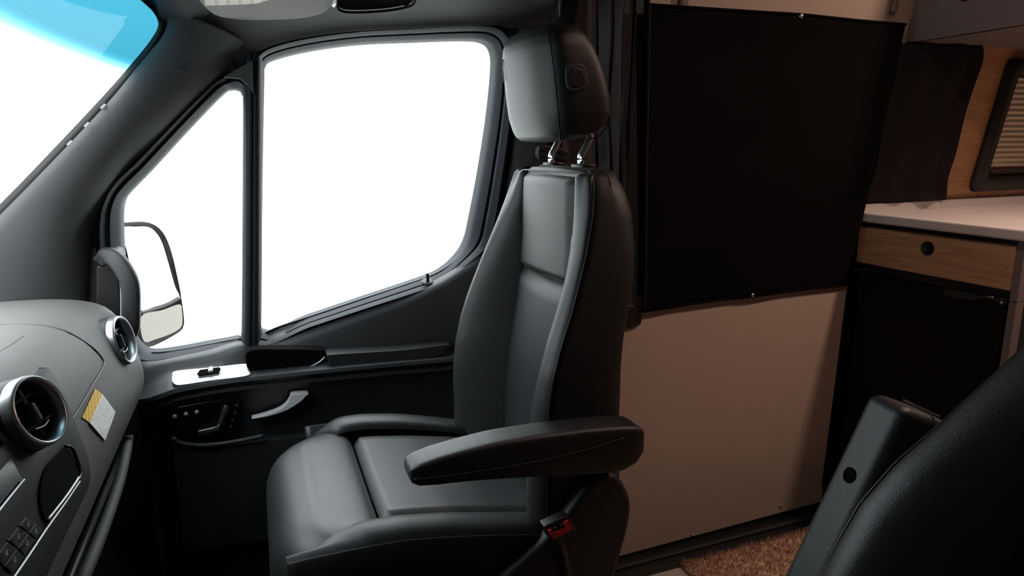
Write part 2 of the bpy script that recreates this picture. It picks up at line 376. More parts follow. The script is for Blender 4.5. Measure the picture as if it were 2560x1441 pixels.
# ------------------------------------------------------------ passenger door
door = struct_root('door_1', (.2, 1.66, -.02), 'black passenger door with a big side window and a quarter light')
mi = [(0.0422,1.6229,1.3106),(0.0480,1.6188,1.3524),(0.0707,1.6171,1.3689),(0.1480,1.6150,1.3900),(0.2540,1.6132,1.4077),(0.3740,1.6122,1.4180),(0.5002,1.6113,1.4270),(0.5528,1.6115,1.4248),(0.5757,1.6133,1.4067),(0.5807,1.6176,1.3644),(0.5704,1.6290,1.2503),(0.5501,1.6423,1.1170),(0.5288,1.6536,1.0045),(0.5119,1.6607,0.9334),(0.4837,1.6650,0.8901),(0.4381,1.6684,0.8556),(0.3739,1.6705,0.8348),(0.2291,1.6743,0.7973),(0.1003,1.6776,0.7636),(-0.0071,1.6802,0.7378),(0.0032,1.6651,0.8893),(0.0224,1.6434,1.1056)]
mo = [(0.0200,1.5775,1.3147),(0.0283,1.5733,1.3575),(0.0591,1.5706,1.3841),(0.1412,1.5683,1.4075),(0.2480,1.5665,1.4254),(0.3733,1.5652,1.4380),(0.5008,1.5640,1.4503),(0.5609,1.5640,1.4499),(0.5978,1.5665,1.4251),(0.6120,1.5729,1.3608),(0.6061,1.5851,1.2392),(0.5914,1.5977,1.1125),(0.5746,1.6094,0.9963),(0.5563,1.6163,0.9272),(0.4897,1.6218,0.8723),(0.4365,1.6253,0.8371),(0.3735,1.6272,0.8181),(0.2266,1.6308,0.7825),(0.1007,1.6339,0.7511),(-0.0245,1.6369,0.7205),(-0.0157,1.6201,0.8893),(0.0027,1.5982,1.1081)]
N = 110
I = linc(mi, N); O = linc(mo, N)
def lerpc(a, b, t, d=(0, 0, 0)): return [p.lerp(q, t)+Vector(d) for p, q in zip(a, b)]
rows = [[p+Vector((0, .04, 0)) for p in I], I, lerpc(I, O, .10, (0, -.006, 0)), lerpc(I, O, .42, (0, -.006, 0)), lerpc(I, O, .46, (0, .006, 0)), lerpc(I, O, .56, (0, .006, 0)), lerpc(I, O, .60, (0, -.010, 0)), lerpc(I, O, .92, (0, -.008, 0)), O, [p+Vector((0, .09, 0)) for p in O]]
wf = obj('window_frame', grid(rows, cu=True), FRAMEM, door)
wf.data.shade_smooth()
md = wf.modifiers.new('e', 'EDGE_SPLIT'); md.split_angle = math.radians(38)
qi = [(-0.0111,1.6240,1.3004),(-0.0247,1.6238,1.3018),(-0.0449,1.6249,1.2914),(-0.1206,1.6323,1.2166),(-0.1998,1.6405,1.1346),(-0.2477,1.6453,1.0871),(-0.2633,1.6474,1.0662),(-0.2716,1.6508,1.0318),(-0.2803,1.6592,0.9478),(-0.2866,1.6688,0.8516),(-0.2844,1.6770,0.7703),(-0.2730,1.6808,0.7317),(-0.2506,1.6826,0.7140),(-0.2005,1.6826,0.7137),(-0.1311,1.6820,0.7204),(-0.0688,1.6814,0.7263),(-0.0562,1.6804,0.7361),(-0.0415,1.6667,0.8733),(-0.0216,1.6451,1.0887),(-0.0057,1.6270,1.2703),(-0.0062,1.6248,1.2921)]
qo = [(-0.0132,1.5758,1.3323),(-0.0359,1.5769,1.3214),(-0.0622,1.5785,1.3048),(-0.1381,1.5858,1.2318),(-0.2142,1.5935,1.1552),(-0.2640,1.5981,1.1087),(-0.2895,1.6019,1.0706),(-0.3045,1.6065,1.0251),(-0.3136,1.6142,0.9483),(-0.3234,1.6234,0.8558),(-0.3308,1.6321,0.7690),(-0.3152,1.6366,0.7244),(-0.2634,1.6393,0.6972),(-0.1980,1.6391,0.6993),(-0.1218,1.6386,0.7044),(-0.0558,1.6374,0.7163),(-0.0270,1.6357,0.7330),(-0.0147,1.6210,0.8796),(0.0029,1.5999,1.0905),(0.0185,1.5812,1.2780),(0.0092,1.5772,1.3185)]
I = linc(qi, N); O = linc(qo, N)
rows = [[p+Vector((0, .04, 0)) for p in I], I, lerpc(I, O, .12, (0, -.006, 0)), lerpc(I, O, .5, (0, -.008, 0)), lerpc(I, O, .55, (0, .004, 0)), lerpc(I, O, .9, (0, 0, 0)), O, [p+Vector((0, .09, 0)) for p in O]]
qf = obj('quarter_frame', grid(rows, cu=True), FRAMEM, door)
md = qf.modifiers.new('e', 'EDGE_SPLIT'); md.split_angle = math.radians(38)
ai = [(-0.0069,1.6565,1.3250),(0.0366,1.6522,1.3683),(0.1500,1.6485,1.4046),(0.2600,1.6465,1.4247),(0.3919,1.6452,1.4377),(0.5261,1.6441,1.4494),(0.5779,1.6444,1.4463),(0.6090,1.6466,1.4236),(0.6232,1.6521,1.3693),(0.6178,1.6648,1.2421),(0.6155,1.6781,1.1092),(0.5978,1.6903,0.9873),(0.5764,1.6984,0.9061),(0.5145,1.7047,0.8434),(0.3922,1.7098,0.7921),(0.2328,1.7130,0.7597),(-0.0257,1.7193,0.6974),(-0.2074,1.7210,0.6803),(-0.3223,1.7185,0.7054),(-0.3358,1.7133,0.7568),(-0.3171,1.6954,0.9358),(-0.3061,1.6873,1.0166),(-0.2897,1.6832,1.0584),(-0.2146,1.6747,1.1434),(-0.0548,1.6595,1.2945)]
ao = [(-0.0447,1.6452,1.4384),(0.0387,1.6415,1.4749),(0.1537,1.6384,1.5062),(0.2643,1.6360,1.5299),(0.3937,1.6343,1.5472),(0.5252,1.6334,1.5563),(0.6859,1.6332,1.5584),(0.7331,1.6412,1.4781),(0.7381,1.6517,1.3727),(0.7443,1.6647,1.2427),(0.7509,1.6784,1.1062),(0.7327,1.6909,0.9809),(0.7261,1.7040,0.8503),(0.6207,1.7148,0.7420),(0.4238,1.7233,0.6570),(0.2482,1.7269,0.6207),(-0.0251,1.7299,0.5905),(-0.2191,1.7314,0.5761),(-0.4171,1.7283,0.6072),(-0.4504,1.7139,0.7509),(-0.4281,1.6946,0.9436),(-0.3982,1.6800,1.0899),(-0.3593,1.6734,1.1561),(-0.2965,1.6652,1.2379),(-0.1595,1.6512,1.3776)]
obj('aperture_flange', grid([linc(ai, 90), linc(ao, 90)], cu=True), BLACK, door, smooth=False)
# divider post between the two panes
dv = []
for px, off in ((0, .0), (3, -.03), (12, -.052), (22, -.054), (25, -.049), (28, -.054), (40, -.052), (47, -.03), (50, .0)):
    pass
dl = [(0.0025,1.6177,1.3632),(-0.0085,1.6302,1.2380),(-0.0249,1.6478,1.0616),(-0.0423,1.6667,0.8734),(-0.0591,1.6837,0.7034)]
dr = [(0.0445,1.6159,1.3810),(0.0330,1.6302,1.2382),(0.0179,1.6480,1.0600),(0.0017,1.6670,0.8697),(-0.0134,1.6834,0.7061)]
prof = ((0, 0), (.04, -.03), (.2, -.050), (.46, -.056), (.50, -.049), (.54, -.056), (.8, -.050), (.96, -.03), (1, 0))
rows = [[Vector(a).lerp(Vector(b), t)+Vector((0, d, 0)) for a, b in zip(lin(dl, 20), lin(dr, 20))] for t, d in prof]
dp = obj('divider_post', grid(rows), FRAMEM, door)
# grey corner sail above the quarter light
obj('corner_trim', prism([(-0.0367,1.5558,1.3218),(0.0218,1.5523,1.3565),(0.0177,1.5591,1.2888),(0.0096,1.5575,1.3047),(-0.0062,1.5561,1.3194)], (0, .02, 0)), PILLAR, door, smooth=False)
# panes
g1 = linc([(0.0302,1.6286,1.3738),(0.5853,1.6211,1.4489),(0.6089,1.6238,1.4224),(0.5961,1.6458,1.2016),(0.5518,1.6771,0.8890),(0.4412,1.6834,0.8258),(-0.0252,1.6954,0.7062)], 60)
obj('side_glass', prism([(0.0343,1.6286,1.3739),(0.5957,1.6211,1.4493),(0.6089,1.6238,1.4224),(0.5864,1.6519,1.1413),(0.5518,1.6771,0.8890),(0.4521,1.6835,0.8248),(-0.0206,1.6954,0.7056)], (0, .005, 0)), GLASS, door, smooth=False)
obj('quarter_glass', prism([(-0.0065,1.6333,1.3272),(-0.0392,1.6338,1.3223),(-0.2798,1.6573,1.0875),(-0.3311,1.6927,0.7334),(-0.2551,1.6971,0.6887),(-0.0442,1.6962,0.6980),(0.0074,1.6362,1.2982)], (0, .005, 0)), GLASS, door, smooth=False)
# door skin outside, below the glass
# belt ledge and card
c0 = [(-0.3100,1.6818,0.7624),(-0.2775,1.6847,0.7331),(-0.2516,1.6870,0.7099),(-0.2013,1.6870,0.7096),(-0.1317,1.6864,0.7163),(-0.0601,1.6857,0.7231),(-0.0239,1.6857,0.7230),(0.0332,1.6836,0.7436),(0.1200,1.6814,0.7658),(0.2295,1.6786,0.7942),(0.3326,1.6760,0.8202),(0.4284,1.6732,0.8480),(0.4849,1.6696,0.8839),(0.5176,1.6655,0.9250),(0.5646,1.6604,0.9759)]
c1 = [(-0.2970,1.6318,0.6721),(-0.2718,1.6307,0.6831),(-0.2385,1.6297,0.6932),(-0.1971,1.6291,0.6995),(-0.1211,1.6283,0.7074),(-0.0551,1.6267,0.7232),(-0.0211,1.6281,0.7088),(0.0289,1.6273,0.7170),(0.1179,1.6251,0.7395),(0.2294,1.6221,0.7689),(0.3299,1.6193,0.7967),(0.4232,1.6157,0.8328),(0.4814,1.6126,0.8641),(0.5274,1.6102,0.8882),(0.5731,1.6092,0.8978)]
c1b = [Vector(p)+Vector((0, -.006, -.012)) for p in c1]
c2 = [(-0.2890,1.6100,0.6455),(-0.2595,1.6100,0.6629),(-0.2304,1.6100,0.6739),(-0.1971,1.6100,0.6827),(-0.1226,1.6100,0.6823),(-0.0586,1.6100,0.6807),(-0.0238,1.6100,0.6791),(0.0251,1.6100,0.6777),(0.1123,1.6100,0.6767),(0.2222,1.6100,0.6701),(0.3222,1.6100,0.6640),(0.4161,1.6100,0.6589),(0.4754,1.6100,0.6583),(0.5227,1.6100,0.6570),(0.5699,1.6100,0.6580)]
c2b = [(-0.2853,1.5950,0.6457),(-0.2569,1.5950,0.6621),(-0.2272,1.5950,0.6729),(-0.1960,1.5950,0.6799),(-0.1220,1.5950,0.6813),(-0.0585,1.5950,0.6805),(-0.0240,1.5950,0.6780),(0.0244,1.5950,0.6766),(0.1108,1.5950,0.6754),(0.2198,1.5950,0.6697),(0.3190,1.5950,0.6636),(0.4120,1.5950,0.6584),(0.4708,1.5950,0.6577),(0.5178,1.5950,0.6564),(0.5645,1.5950,0.6563)]
c3 = [(-0.2697,1.5350,0.6560),(-0.2470,1.5350,0.6562),(-0.2195,1.5350,0.6630),(-0.1916,1.5350,0.6699),(-0.1198,1.5350,0.6745),(-0.0584,1.5350,0.6753),(-0.0250,1.5350,0.6744),(0.0218,1.5350,0.6738),(0.1052,1.5350,0.6722),(0.2105,1.5350,0.6692),(0.3062,1.5350,0.6659),(0.3960,1.5350,0.6626),(0.4527,1.5350,0.6617),(0.4980,1.5350,0.6603),(0.5430,1.5350,0.6590)]
c3b = [(-0.2704,1.5320,0.6464),(-0.2477,1.5320,0.6465),(-0.2202,1.5320,0.6533),(-0.1923,1.5320,0.6610),(-0.1205,1.5320,0.6663),(-0.0590,1.5320,0.6679),(-0.0257,1.5320,0.6670),(0.0211,1.5320,0.6663),(0.1044,1.5320,0.6645),(0.2096,1.5320,0.6613),(0.3052,1.5320,0.6578),(0.3950,1.5320,0.6544),(0.4516,1.5320,0.6534),(0.4968,1.5320,0.6519),(0.5418,1.5320,0.6504)]
c3c = [(-0.2705,1.5480,0.6313),(-0.2497,1.5480,0.6317),(-0.2235,1.5480,0.6387),(-0.1952,1.5480,0.6465),(-0.1226,1.5480,0.6517),(-0.0604,1.5480,0.6532),(-0.0267,1.5480,0.6522),(0.0206,1.5480,0.6513),(0.1048,1.5480,0.6494),(0.2112,1.5480,0.6459),(0.3080,1.5480,0.6421),(0.3987,1.5480,0.6384),(0.4560,1.5480,0.6373),(0.5018,1.5480,0.6357),(0.5473,1.5480,0.6341)]
c3d = [(-0.2709,1.5450,0.6233),(-0.2480,1.5450,0.6234),(-0.2202,1.5450,0.6301),(-0.1919,1.5450,0.6378),(-0.1232,1.5450,0.6434),(-0.0612,1.5450,0.6448),(-0.0274,1.5450,0.6437),(0.0198,1.5450,0.6428),(0.1040,1.5450,0.6407),(0.2102,1.5450,0.6369),(0.3069,1.5450,0.6329),(0.3976,1.5450,0.6290),(0.4549,1.5450,0.6278),(0.5006,1.5450,0.6260),(0.5461,1.5450,0.6244)]
c4 = [(-0.2720,1.5650,0.6037),(-0.2487,1.5650,0.6036),(-0.2205,1.5650,0.6095),(-0.1919,1.5650,0.6163),(-0.1262,1.5650,0.6224),(-0.0632,1.5650,0.6235),(-0.0290,1.5650,0.6224),(0.0189,1.5650,0.6212),(0.1043,1.5650,0.6188),(0.2121,1.5650,0.6146),(0.3102,1.5650,0.6102),(0.4023,1.5650,0.6060),(0.4604,1.5650,0.6045),(0.5068,1.5650,0.6026),(0.5530,1.5650,0.6008)]
c5 = [(p[0], 1.57, .42) for p in c4]; c6 = [(p[0], 1.575, .0) for p in c4]
K = 70
rows = [lin(c, K) for c in ([(p[0], 1.76, p[2]-.03) for p in c0], c0, c1, c1b, c2, c2b, c3, c3b, c3c, c3d, c4, c5, c6)]
rows.insert(2, lerpc(rows[1], rows[2], .85, (0, 0, .004)))
dc = obj('door_card', grid(rows), DOORM, door)
md = dc.modifiers.new('e', 'EDGE_SPLIT'); md.split_angle = math.radians(50)
obj('glass_seal', tube([Vector(p)+Vector((0, -.003, .003)) for p in c0[2:14]], .0035, 6, 60), BLACK, door)
lk = obj('lock_pin', tube([(0.3983,1.6402,0.8385),(0.3974,1.6390,0.8503),(0.3964,1.6380,0.8599)], .0042, 8, 8), BLACK, door)
obj('lock_bezel', revolve([(0.3969,1.6434,0.8359)][0], (0, -.35, .94), ((.012, 0), (.016, .001), (.014, .004), (.004, .003)), 24), DOORM, lk)
# switch plate, switch, pull cup, arm pad
sp = obj('switch_plate', prism(crs([(-0.2015,1.5850,0.6876),(-0.1944,1.5920,0.6928),(-0.1209,1.5920,0.6916),(-0.0464,1.5920,0.6906),(-0.0435,1.5700,0.6846),(-0.0456,1.5380,0.6791),(-0.1196,1.5380,0.6781),(-0.1850,1.5380,0.6762),(-0.1977,1.5450,0.6802),(-0.2018,1.5600,0.6848)], 48, True), (0, .003, -.010)), ALU, door, mods=(('bevel', .002, 2),), label='brushed aluminium switch plate')
sw = obj('window_switch', prism([(-0.1500,1.5620,0.6863),(-0.1447,1.5750,0.6908),(-0.1051,1.5750,0.6921),(-0.1019,1.5700,0.6895),(-0.1067,1.5580,0.6855),(-0.1458,1.5560,0.6849)], (0, -.001, .003)), VOID, sp, smooth=False)
obj('rocker', prism([(-0.1277,1.5580,0.6884),(-0.1256,1.5730,0.6936),(-0.1164,1.5730,0.6942),(-0.1171,1.5580,0.6888)], (0, -.001, .006)), BRIGHT, sw, mods=(('bevel', .0015, 2),))
obj('pull_cup', prism(crs([(-0.0426,1.5720,0.7240),(-0.0463,1.5720,0.6815),(-0.0413,1.5720,0.6702),(-0.0122,1.5720,0.6672),(0.0405,1.5720,0.6670),(0.0904,1.5720,0.6732),(0.1139,1.5720,0.6831),(0.1287,1.5720,0.6991),(0.1156,1.5720,0.7086),(0.0270,1.5720,0.7213)], 50, True), (0, .04, 0)), VOID, door, mods=(('bevel', .004, 3),))  # solid block; the cup's inner shade is given by its near-black colour
obj('cup_edge', tube([(-0.0295,1.5680,0.6680),(0.0225,1.5680,0.6658),(0.0762,1.5680,0.6694),(0.1086,1.5680,0.6790),(0.1250,1.5680,0.6918)], .002, 6, 24), BRIGHT, door)
ap = [(0.1294,1.5550,0.6952),(0.1322,1.5550,0.6820),(0.1408,1.5550,0.6730),(0.1664,1.5550,0.6676),(0.2517,1.5550,0.6656),(0.3504,1.5550,0.6633),(0.3912,1.5550,0.6645),(0.4121,1.5550,0.6734),(0.4249,1.5550,0.6865),(0.4230,1.5550,0.6909),(0.3017,1.5550,0.6910),(0.1407,1.5550,0.6997)]
obj('arm_pad', prism(crs(ap, 60, True), (0, .05, 0)), LEATHER, door, mods=(('bevel', .010, 4),))
obj('arm_pad_seam', tube([(0.1321,1.5530,0.6826),(0.1407,1.5530,0.6736),(0.1662,1.5530,0.6673),(0.2514,1.5530,0.6653),(0.3499,1.5530,0.6630),(0.3906,1.5530,0.6641),(0.4115,1.5530,0.6730)], .0014, 6, 40), BLACK, door)
# release lever
hr = [(-0.0468,1.5350,0.5762),(-0.0091,1.5350,0.5769),(0.0298,1.5350,0.5854),(0.0610,1.5350,0.6012),(0.0752,1.5350,0.6138),(0.0809,1.5350,0.6179),(0.0615,1.5350,0.6207),(0.0430,1.5350,0.6206),(0.0398,1.5350,0.6132),(0.0291,1.5350,0.5982),(0.0108,1.5350,0.5874),(-0.0183,1.5350,0.5803)]
obj('release_lever', prism(crs(hr, 60, True), (0, .022, 0)), SILVER, door, mods=(('bevel', .003, 3),), label='silver crescent shaped door release lever')
# seat memory switch panel
spn = obj('seat_switch_panel', prism(crs([(-0.2128,1.5530,0.5960),(-0.2085,1.5530,0.6141),(-0.1943,1.5530,0.6212),(-0.1254,1.5530,0.6248),(-0.0758,1.5530,0.6221),(-0.0669,1.5530,0.6091),(-0.0744,1.5530,0.5618),(-0.0846,1.5530,0.5420),(-0.1090,1.5530,0.5335),(-0.1666,1.5530,0.5368),(-0.2059,1.5530,0.5475),(-0.2151,1.5530,0.5662)], 60, True), (0, .02, 0)), GLOSS, door, mods=(('bevel', .004, 3),))
for q in [(-0.2026,1.5510,0.6008),(-0.1801,1.5510,0.6028),(-0.1582,1.5510,0.6041)]:
    obj('memory_button', revolve(q, (0, -1, .2), ((.0001, .003), (.004, .003), (.005, 0), (.005, -.004)), 16), BRIGHT, spn)
obj('backrest_switch', tube([(-0.0960,1.5460,0.6096),(-0.1012,1.5460,0.5979),(-0.1067,1.5460,0.5835),(-0.1120,1.5460,0.5709)], .0075, 10, 14), PLASTIC, spn)
obj('cushion_switch', tube([(-0.1593,1.5460,0.5567),(-0.1437,1.5460,0.5579),(-0.1288,1.5460,0.5592),(-0.1152,1.5460,0.5627)], .0075, 10, 14), PLASTIC, spn)
for c in ([(-0.1005,1.5410,0.6131),(-0.0955,1.5410,0.6133),(-0.0941,1.5410,0.6102)], [(-0.1599,1.5390,0.5627),(-0.1386,1.5390,0.5648),(-0.1212,1.5390,0.5666)], [(-0.1584,1.5410,0.5539),(-0.1398,1.5410,0.5536),(-0.1188,1.5410,0.5577)], [(-0.1195,1.5410,0.5684),(-0.1135,1.5410,0.5703),(-0.1077,1.5410,0.5703)]):
    obj('switch_highlight', tube(c, .0012, 6, 10), ALU, spn)
for q in [(-0.0755,1.5510,0.6064),(-0.0804,1.5510,0.5888),(-0.0868,1.5510,0.5744),(-0.0916,1.5510,0.5577)]:
    obj('lumbar_button', revolve(q, (0, -1, .2), ((.0001, .002), (.003, .002), (.004, -.002)), 12), PLASTIC, spn)
obj('pocket_lip', tube([(-0.2110,1.5350,0.5590),(-0.1967,1.5350,0.5442),(-0.1658,1.5350,0.5330),(-0.1255,1.5350,0.5277),(-0.0755,1.5350,0.5276),(-0.0240,1.5350,0.5313)], .006, 8, 30), DOORM, door)
obj('pocket', prism([(-0.2106,1.5400,0.5520),(-0.1903,1.5400,0.5332),(-0.1589,1.5400,0.5237),(-0.1101,1.5400,0.5169),(0.0096,1.5400,0.5134),(0.2904,1.5400,0.5067),(0.2789,1.5400,0.2467),(-0.2161,1.5400,0.2783)], (0, .03, 0)), DOORM, door, smooth=False)

obj('trim_5', join(box(-.94, -.235, 1.63, 1.76, -.1, .65), box(-.94, -.33, 1.665, 1.76, .65, .97)), BLACK, struct=True, smooth=False, label='black kick panel beside the dashboard')
# ------------------------------------------------------------ pillar grab handle
gh = thing('pillar_grab_handle', [(-0.2876,1.5600,0.7926)][0], 'black moulded grab handle on the front pillar beside the quarter light', 'handle')
P = [(-0.3081,1.5850,0.9508),(-0.2917,1.5650,0.9628),(-0.2743,1.5500,0.9556),(-0.2597,1.5400,0.9312),(-0.2522,1.5350,0.9022),(-0.2560,1.5350,0.8560),(-0.2631,1.5400,0.8126),(-0.2812,1.5600,0.7831)]
P = crs(P, 30); rows = []
for i, p in enumerate(P):
    t = (P[min(i+1, 29)]-P[max(i-1, 0)]).normalized(); a = t.cross(Vector((0, 1, 0))).normalized(); b = t.cross(a)
    s = 1.0 if 2 < i < 28 else .8
    rows.append([p + a*.0175*s*math.copysign(abs(math.cos(q))**.6, math.cos(q)) + b*.014*s*math.copysign(abs(math.sin(q))**.6, math.sin(q)) for q in [k*2*math.pi/16 for k in range(16)]])
obj('grip', cap_fan(grid(rows, cu=True), 16, 30), PLASTIC, gh)
obj('end_cap', prism(crs([(-0.3059,1.5650,0.9638),(-0.2947,1.5650,0.9738),(-0.2745,1.5650,0.9742),(-0.2651,1.5650,0.9610),(-0.2730,1.5650,0.9498),(-0.2924,1.5650,0.9445),(-0.3069,1.5650,0.9439)], 26, True), (0, .05, 0)), PLASTIC, gh, mods=(('bevel', .006, 3),))
obj('backing', prism([(-0.3211,1.6000,0.9383),(-0.2826,1.6000,0.9398),(-0.2827,1.6000,0.8878),(-0.2965,1.6000,0.7559),(-0.3426,1.6000,0.7614)], (0, .03, 0)), BLACK, gh, mods=(('bevel', .004, 2),))

# ------------------------------------------------------------ outside mirror
mr = thing('wing_mirror', [(-0.2868,1.9727,0.6533)][0], 'black framed outside mirror with a second wide-angle glass below', 'mirror')
ho = crs([(-0.3242,1.9394,0.9847),(-0.3012,1.9703,0.9885),(-0.2739,2.0066,0.9844),(-0.2527,2.0340,0.9707),(-0.2367,2.0539,0.9389),(-0.2270,2.0642,0.8886),(-0.2209,2.0692,0.8245),(-0.2173,2.0713,0.7715),(-0.2161,2.0695,0.7012),(-0.2203,2.0624,0.6737),(-0.2379,2.0384,0.6630),(-0.2740,1.9900,0.6549),(-0.2941,1.9631,0.6557),(-0.3075,1.9461,0.6711),(-0.3139,1.9397,0.7153),(-0.3160,1.9423,0.8229),(-0.3203,1.9418,0.9285)], 60, True)
dd = Vector((-.06, .05, 0))
cc = sum(ho, Vector())/60
rows = [ho, [p+Vector((-.006, .004, 0)) + (p-cc)*.02 for p in ho], [p.lerp(cc, .04)+dd*.6 for p in ho], [p.lerp(cc, .25)+dd*1.3 for p in ho], [p.lerp(cc, .7)+dd*1.6 for p in ho]]
V, F = grid(rows, cu=True)
V.append(cc+dd*1.6); F += [(4*60+k, 4*60+(k+1) % 60, len(V)-1) for k in range(60)]
ip = [p.lerp(cc, .06)+Vector((-.010, .0075, 0)) for p in ho]
o = len(V); V += ip; F += [(k, (k+1) % 60, o+(k+1) % 60, o+k) for k in range(60)]; F.append(tuple(o+k for k in range(60)))
obj('housing', (V, F), PLASTIC, mr)
obj('mirror_glass', prism(crs([(-0.3217,1.9407,0.9772),(-0.2942,1.9775,0.9779),(-0.2707,2.0085,0.9722),(-0.2572,2.0257,0.9566),(-0.2462,2.0389,0.9269),(-0.2374,2.0477,0.8692),(-0.2285,2.0561,0.7987),(-0.2210,2.0646,0.7697),(-0.2235,2.0610,0.7626),(-0.2473,2.0290,0.7578),(-0.2774,1.9888,0.7572),(-0.3042,1.9531,0.7591),(-0.3098,1.9489,0.8211),(-0.3166,1.9446,0.9175)], 60, True), (-.004, .003, 0)), MIRROR, mr, smooth=False)
lo = [Vector(p) for p in [(-0.3007,1.9571,0.7447),(-0.2658,2.0036,0.7448),(-0.2338,2.0466,0.7492),(-0.2309,2.0495,0.7309),(-0.2316,2.0472,0.7023),(-0.2360,2.0404,0.6834),(-0.2548,2.0148,0.6735),(-0.2852,1.9740,0.6697),(-0.2994,1.9551,0.6687),(-0.3050,1.9482,0.6791),(-0.3068,1.9474,0.7126)]]
lc = sum(lo, Vector())/len(lo)
R9 = Matrix.Rotation(math.radians(-11), 3, 'Z')
lo = [lc + R9 @ (p-lc) + Vector((.006, -.004, 0)) for p in lo]
obj('wide_angle_glass', prism(crs(lo, 40, True), (-.003, .0025, 0)), MIRROR, mr, smooth=False)
obj('glass_divider', tube([(-0.3059,1.9456,0.7523),(-0.2774,1.9835,0.7517),(-0.2473,2.0238,0.7533),(-0.2195,2.0613,0.7621)], .004, 8, 20), PLASTIC, mr)
obj('arm', join(*[tube([cc+Vector((-.09, .05, h)), cc+Vector((-.19, -.08, h-.01)), cc+Vector((-.24, -.31, h-.02))], .018, 10, 14) for h in (.08, -.10)]), PLASTIC, mr)

# ------------------------------------------------------------ dashboard
PROF = [(.42, -.42), (.5, -.36), (.56, -.325), (.625, -.283), (.66, -.262), (.70, -.248), (.74, -.249), (.79, -.262), (.83, -.275), (.86, -.295), (.875, -.32), (.885, -.36), (.89, -.42)]
dash = thing('dashboard', (-.4, .76, .0), 'charcoal dashboard with round silver air vents and glossy centre stack', 'dashboard')
def dash_x(y, z):
    s_ = dash_s(y)
    return interp(z, [a + (s_ if a > .8 else s_*max(0, (a-.66)/.14)) for a, b in PROF], [b for a, b in PROF])
def dash_s(y): return max(0, min(1.2, (1.5-y)/.55))*.035
rows = []
for j in range(60):
    y = -.10 + (1.585+.10)*j/59
    s = dash_s(y); r = []
    e = max(0, (y-1.52)/.065); pull = .05*e*e
    for z, x in PROF:
        zz = z + (s if z > .8 else s*max(0, (z-.66)/.14))
        r.append(Vector((x-pull, y, zz - .02*e*e)))
    r = [Vector((-.46, y, .36))] + r + [Vector((-.55, y, .892+s-.02*e*e)), Vector((-.80, y, .90+s))]
    rows.append(crs(r, 70))
obj('pad', grid(rows), DASHM, dash)
gr = [(-0.4187,1.2294,0.9080),(-0.3965,1.2582,0.9035),(-0.3483,1.2613,0.8975),(-0.3173,1.2553,0.8896),(-0.2976,1.2517,0.8781),(-0.2775,1.2672,0.8506),(-0.2685,1.2804,0.8278),(-0.2648,1.2751,0.8159),(-0.2632,1.2313,0.8141),(-0.2619,1.1630,0.8144),(-0.2605,1.0866,0.8133),(-0.2596,1.0064,0.8138)]
obj('airbag_cover_seam', tube(gr, .0016, 6, 80), BLACK, dash)
obj('upper_seam', tube([(-0.3431,1.1759,0.9016),(-0.3416,1.1159,0.9051),(-0.3424,1.0697,0.9080),(-0.3421,1.0103,0.9119)], .0014, 6, 20), BLACK, dash)
# round vents
def vent(c, nrm, R, parent):
    v = obj('air_vent', revolve(c, nrm, ((R*1.12, -.075), (R*1.10, -.012), (R*1.02, -.004), (R*.9, -.004), (R*.9, -.03)), 48), PLASTIC, parent)
    obj('ring', revolve(c, nrm, ((R*1.06, -.010), (R*1.06, .002), (R*1.01, .007), (R*.93, .005), (R*.885, -.004), (R*.87, -.02)), 64), ALU, v, label='satin silver ring')
    n, a, b = basis(nrm); c = Vector(c)
    obj('back', revolve(c, nrm, ((R*.92, -.022), (R*.4, -.022), (.0001, -.022)), 32), VOID, v)
    for k in (-1, 0, 1):
        h = R*.42*k; wdt = math.sqrt(max(0, (R*.84)**2-h*h))
        obj('vane', obox(c + a*h - n*.012, b*wdt, n*.006 + a*.002, a*.0012), GLOSS, v, smooth=False)
    obj('spindle', obox(c - n*.010, b*.003, n*.004, a*R*.76), GLOSS, v, mods=(('bevel', .001, 2),))
    obj('thumb_wheel', obox(c - n*.004 - a*R*.02, b*.004, n*.005, a*R*.30), PLASTIC, v, mods=(('bevel', .003, 3),))
    obj('grille_highlight', tube([c - a*R*.42 - b*R*.3 - n*.002, c - a*R*.48 - n*.001, c - a*R*.42 + b*R*.35 - n*.002], .001, 6, 10), BRIGHT, v)
vc1 = [(-0.2581,1.4200,0.8182)][0]; vc2 = [(-0.2479,0.8500,0.8913)][0]
vent(vc1, (.96, -.14, .20), .0455, dash)
vent(vc2, (.90, -.26, .32), .0392, dash)
# centre stack bezel follows the pad, standing proud of it
rows = []
edge = crs([(-0.2859,1.0383,0.8846),(-0.2668,1.0139,0.8530),(-0.2564,0.9959,0.8210),(-0.2474,0.9893,0.7788),(-0.2431,0.9774,0.7532),(-0.2427,0.9516,0.7422),(-0.2429,0.8642,0.7474),(-0.2429,0.7965,0.7531),(-0.2431,0.7415,0.7566),(-0.2430,0.7030,0.7609)], 60)
for p in edge:
    r = [p + Vector((-.02, .004, 0)), p, p + Vector((.003, -.004, 0))]
    for k in range(1, 16):
        y = p.y - .004 - .55*k/15; r.append(Vector((dash_x(y, p.z) + .009, y, p.z)))
    rows.append(r)
rows.insert(0, [Vector(q)+Vector((-.04, 0, -.004)) for q in rows[0]])
st = obj('centre_stack', grid(rows), STACK, dash, mods=(('solid', .004, -1),))
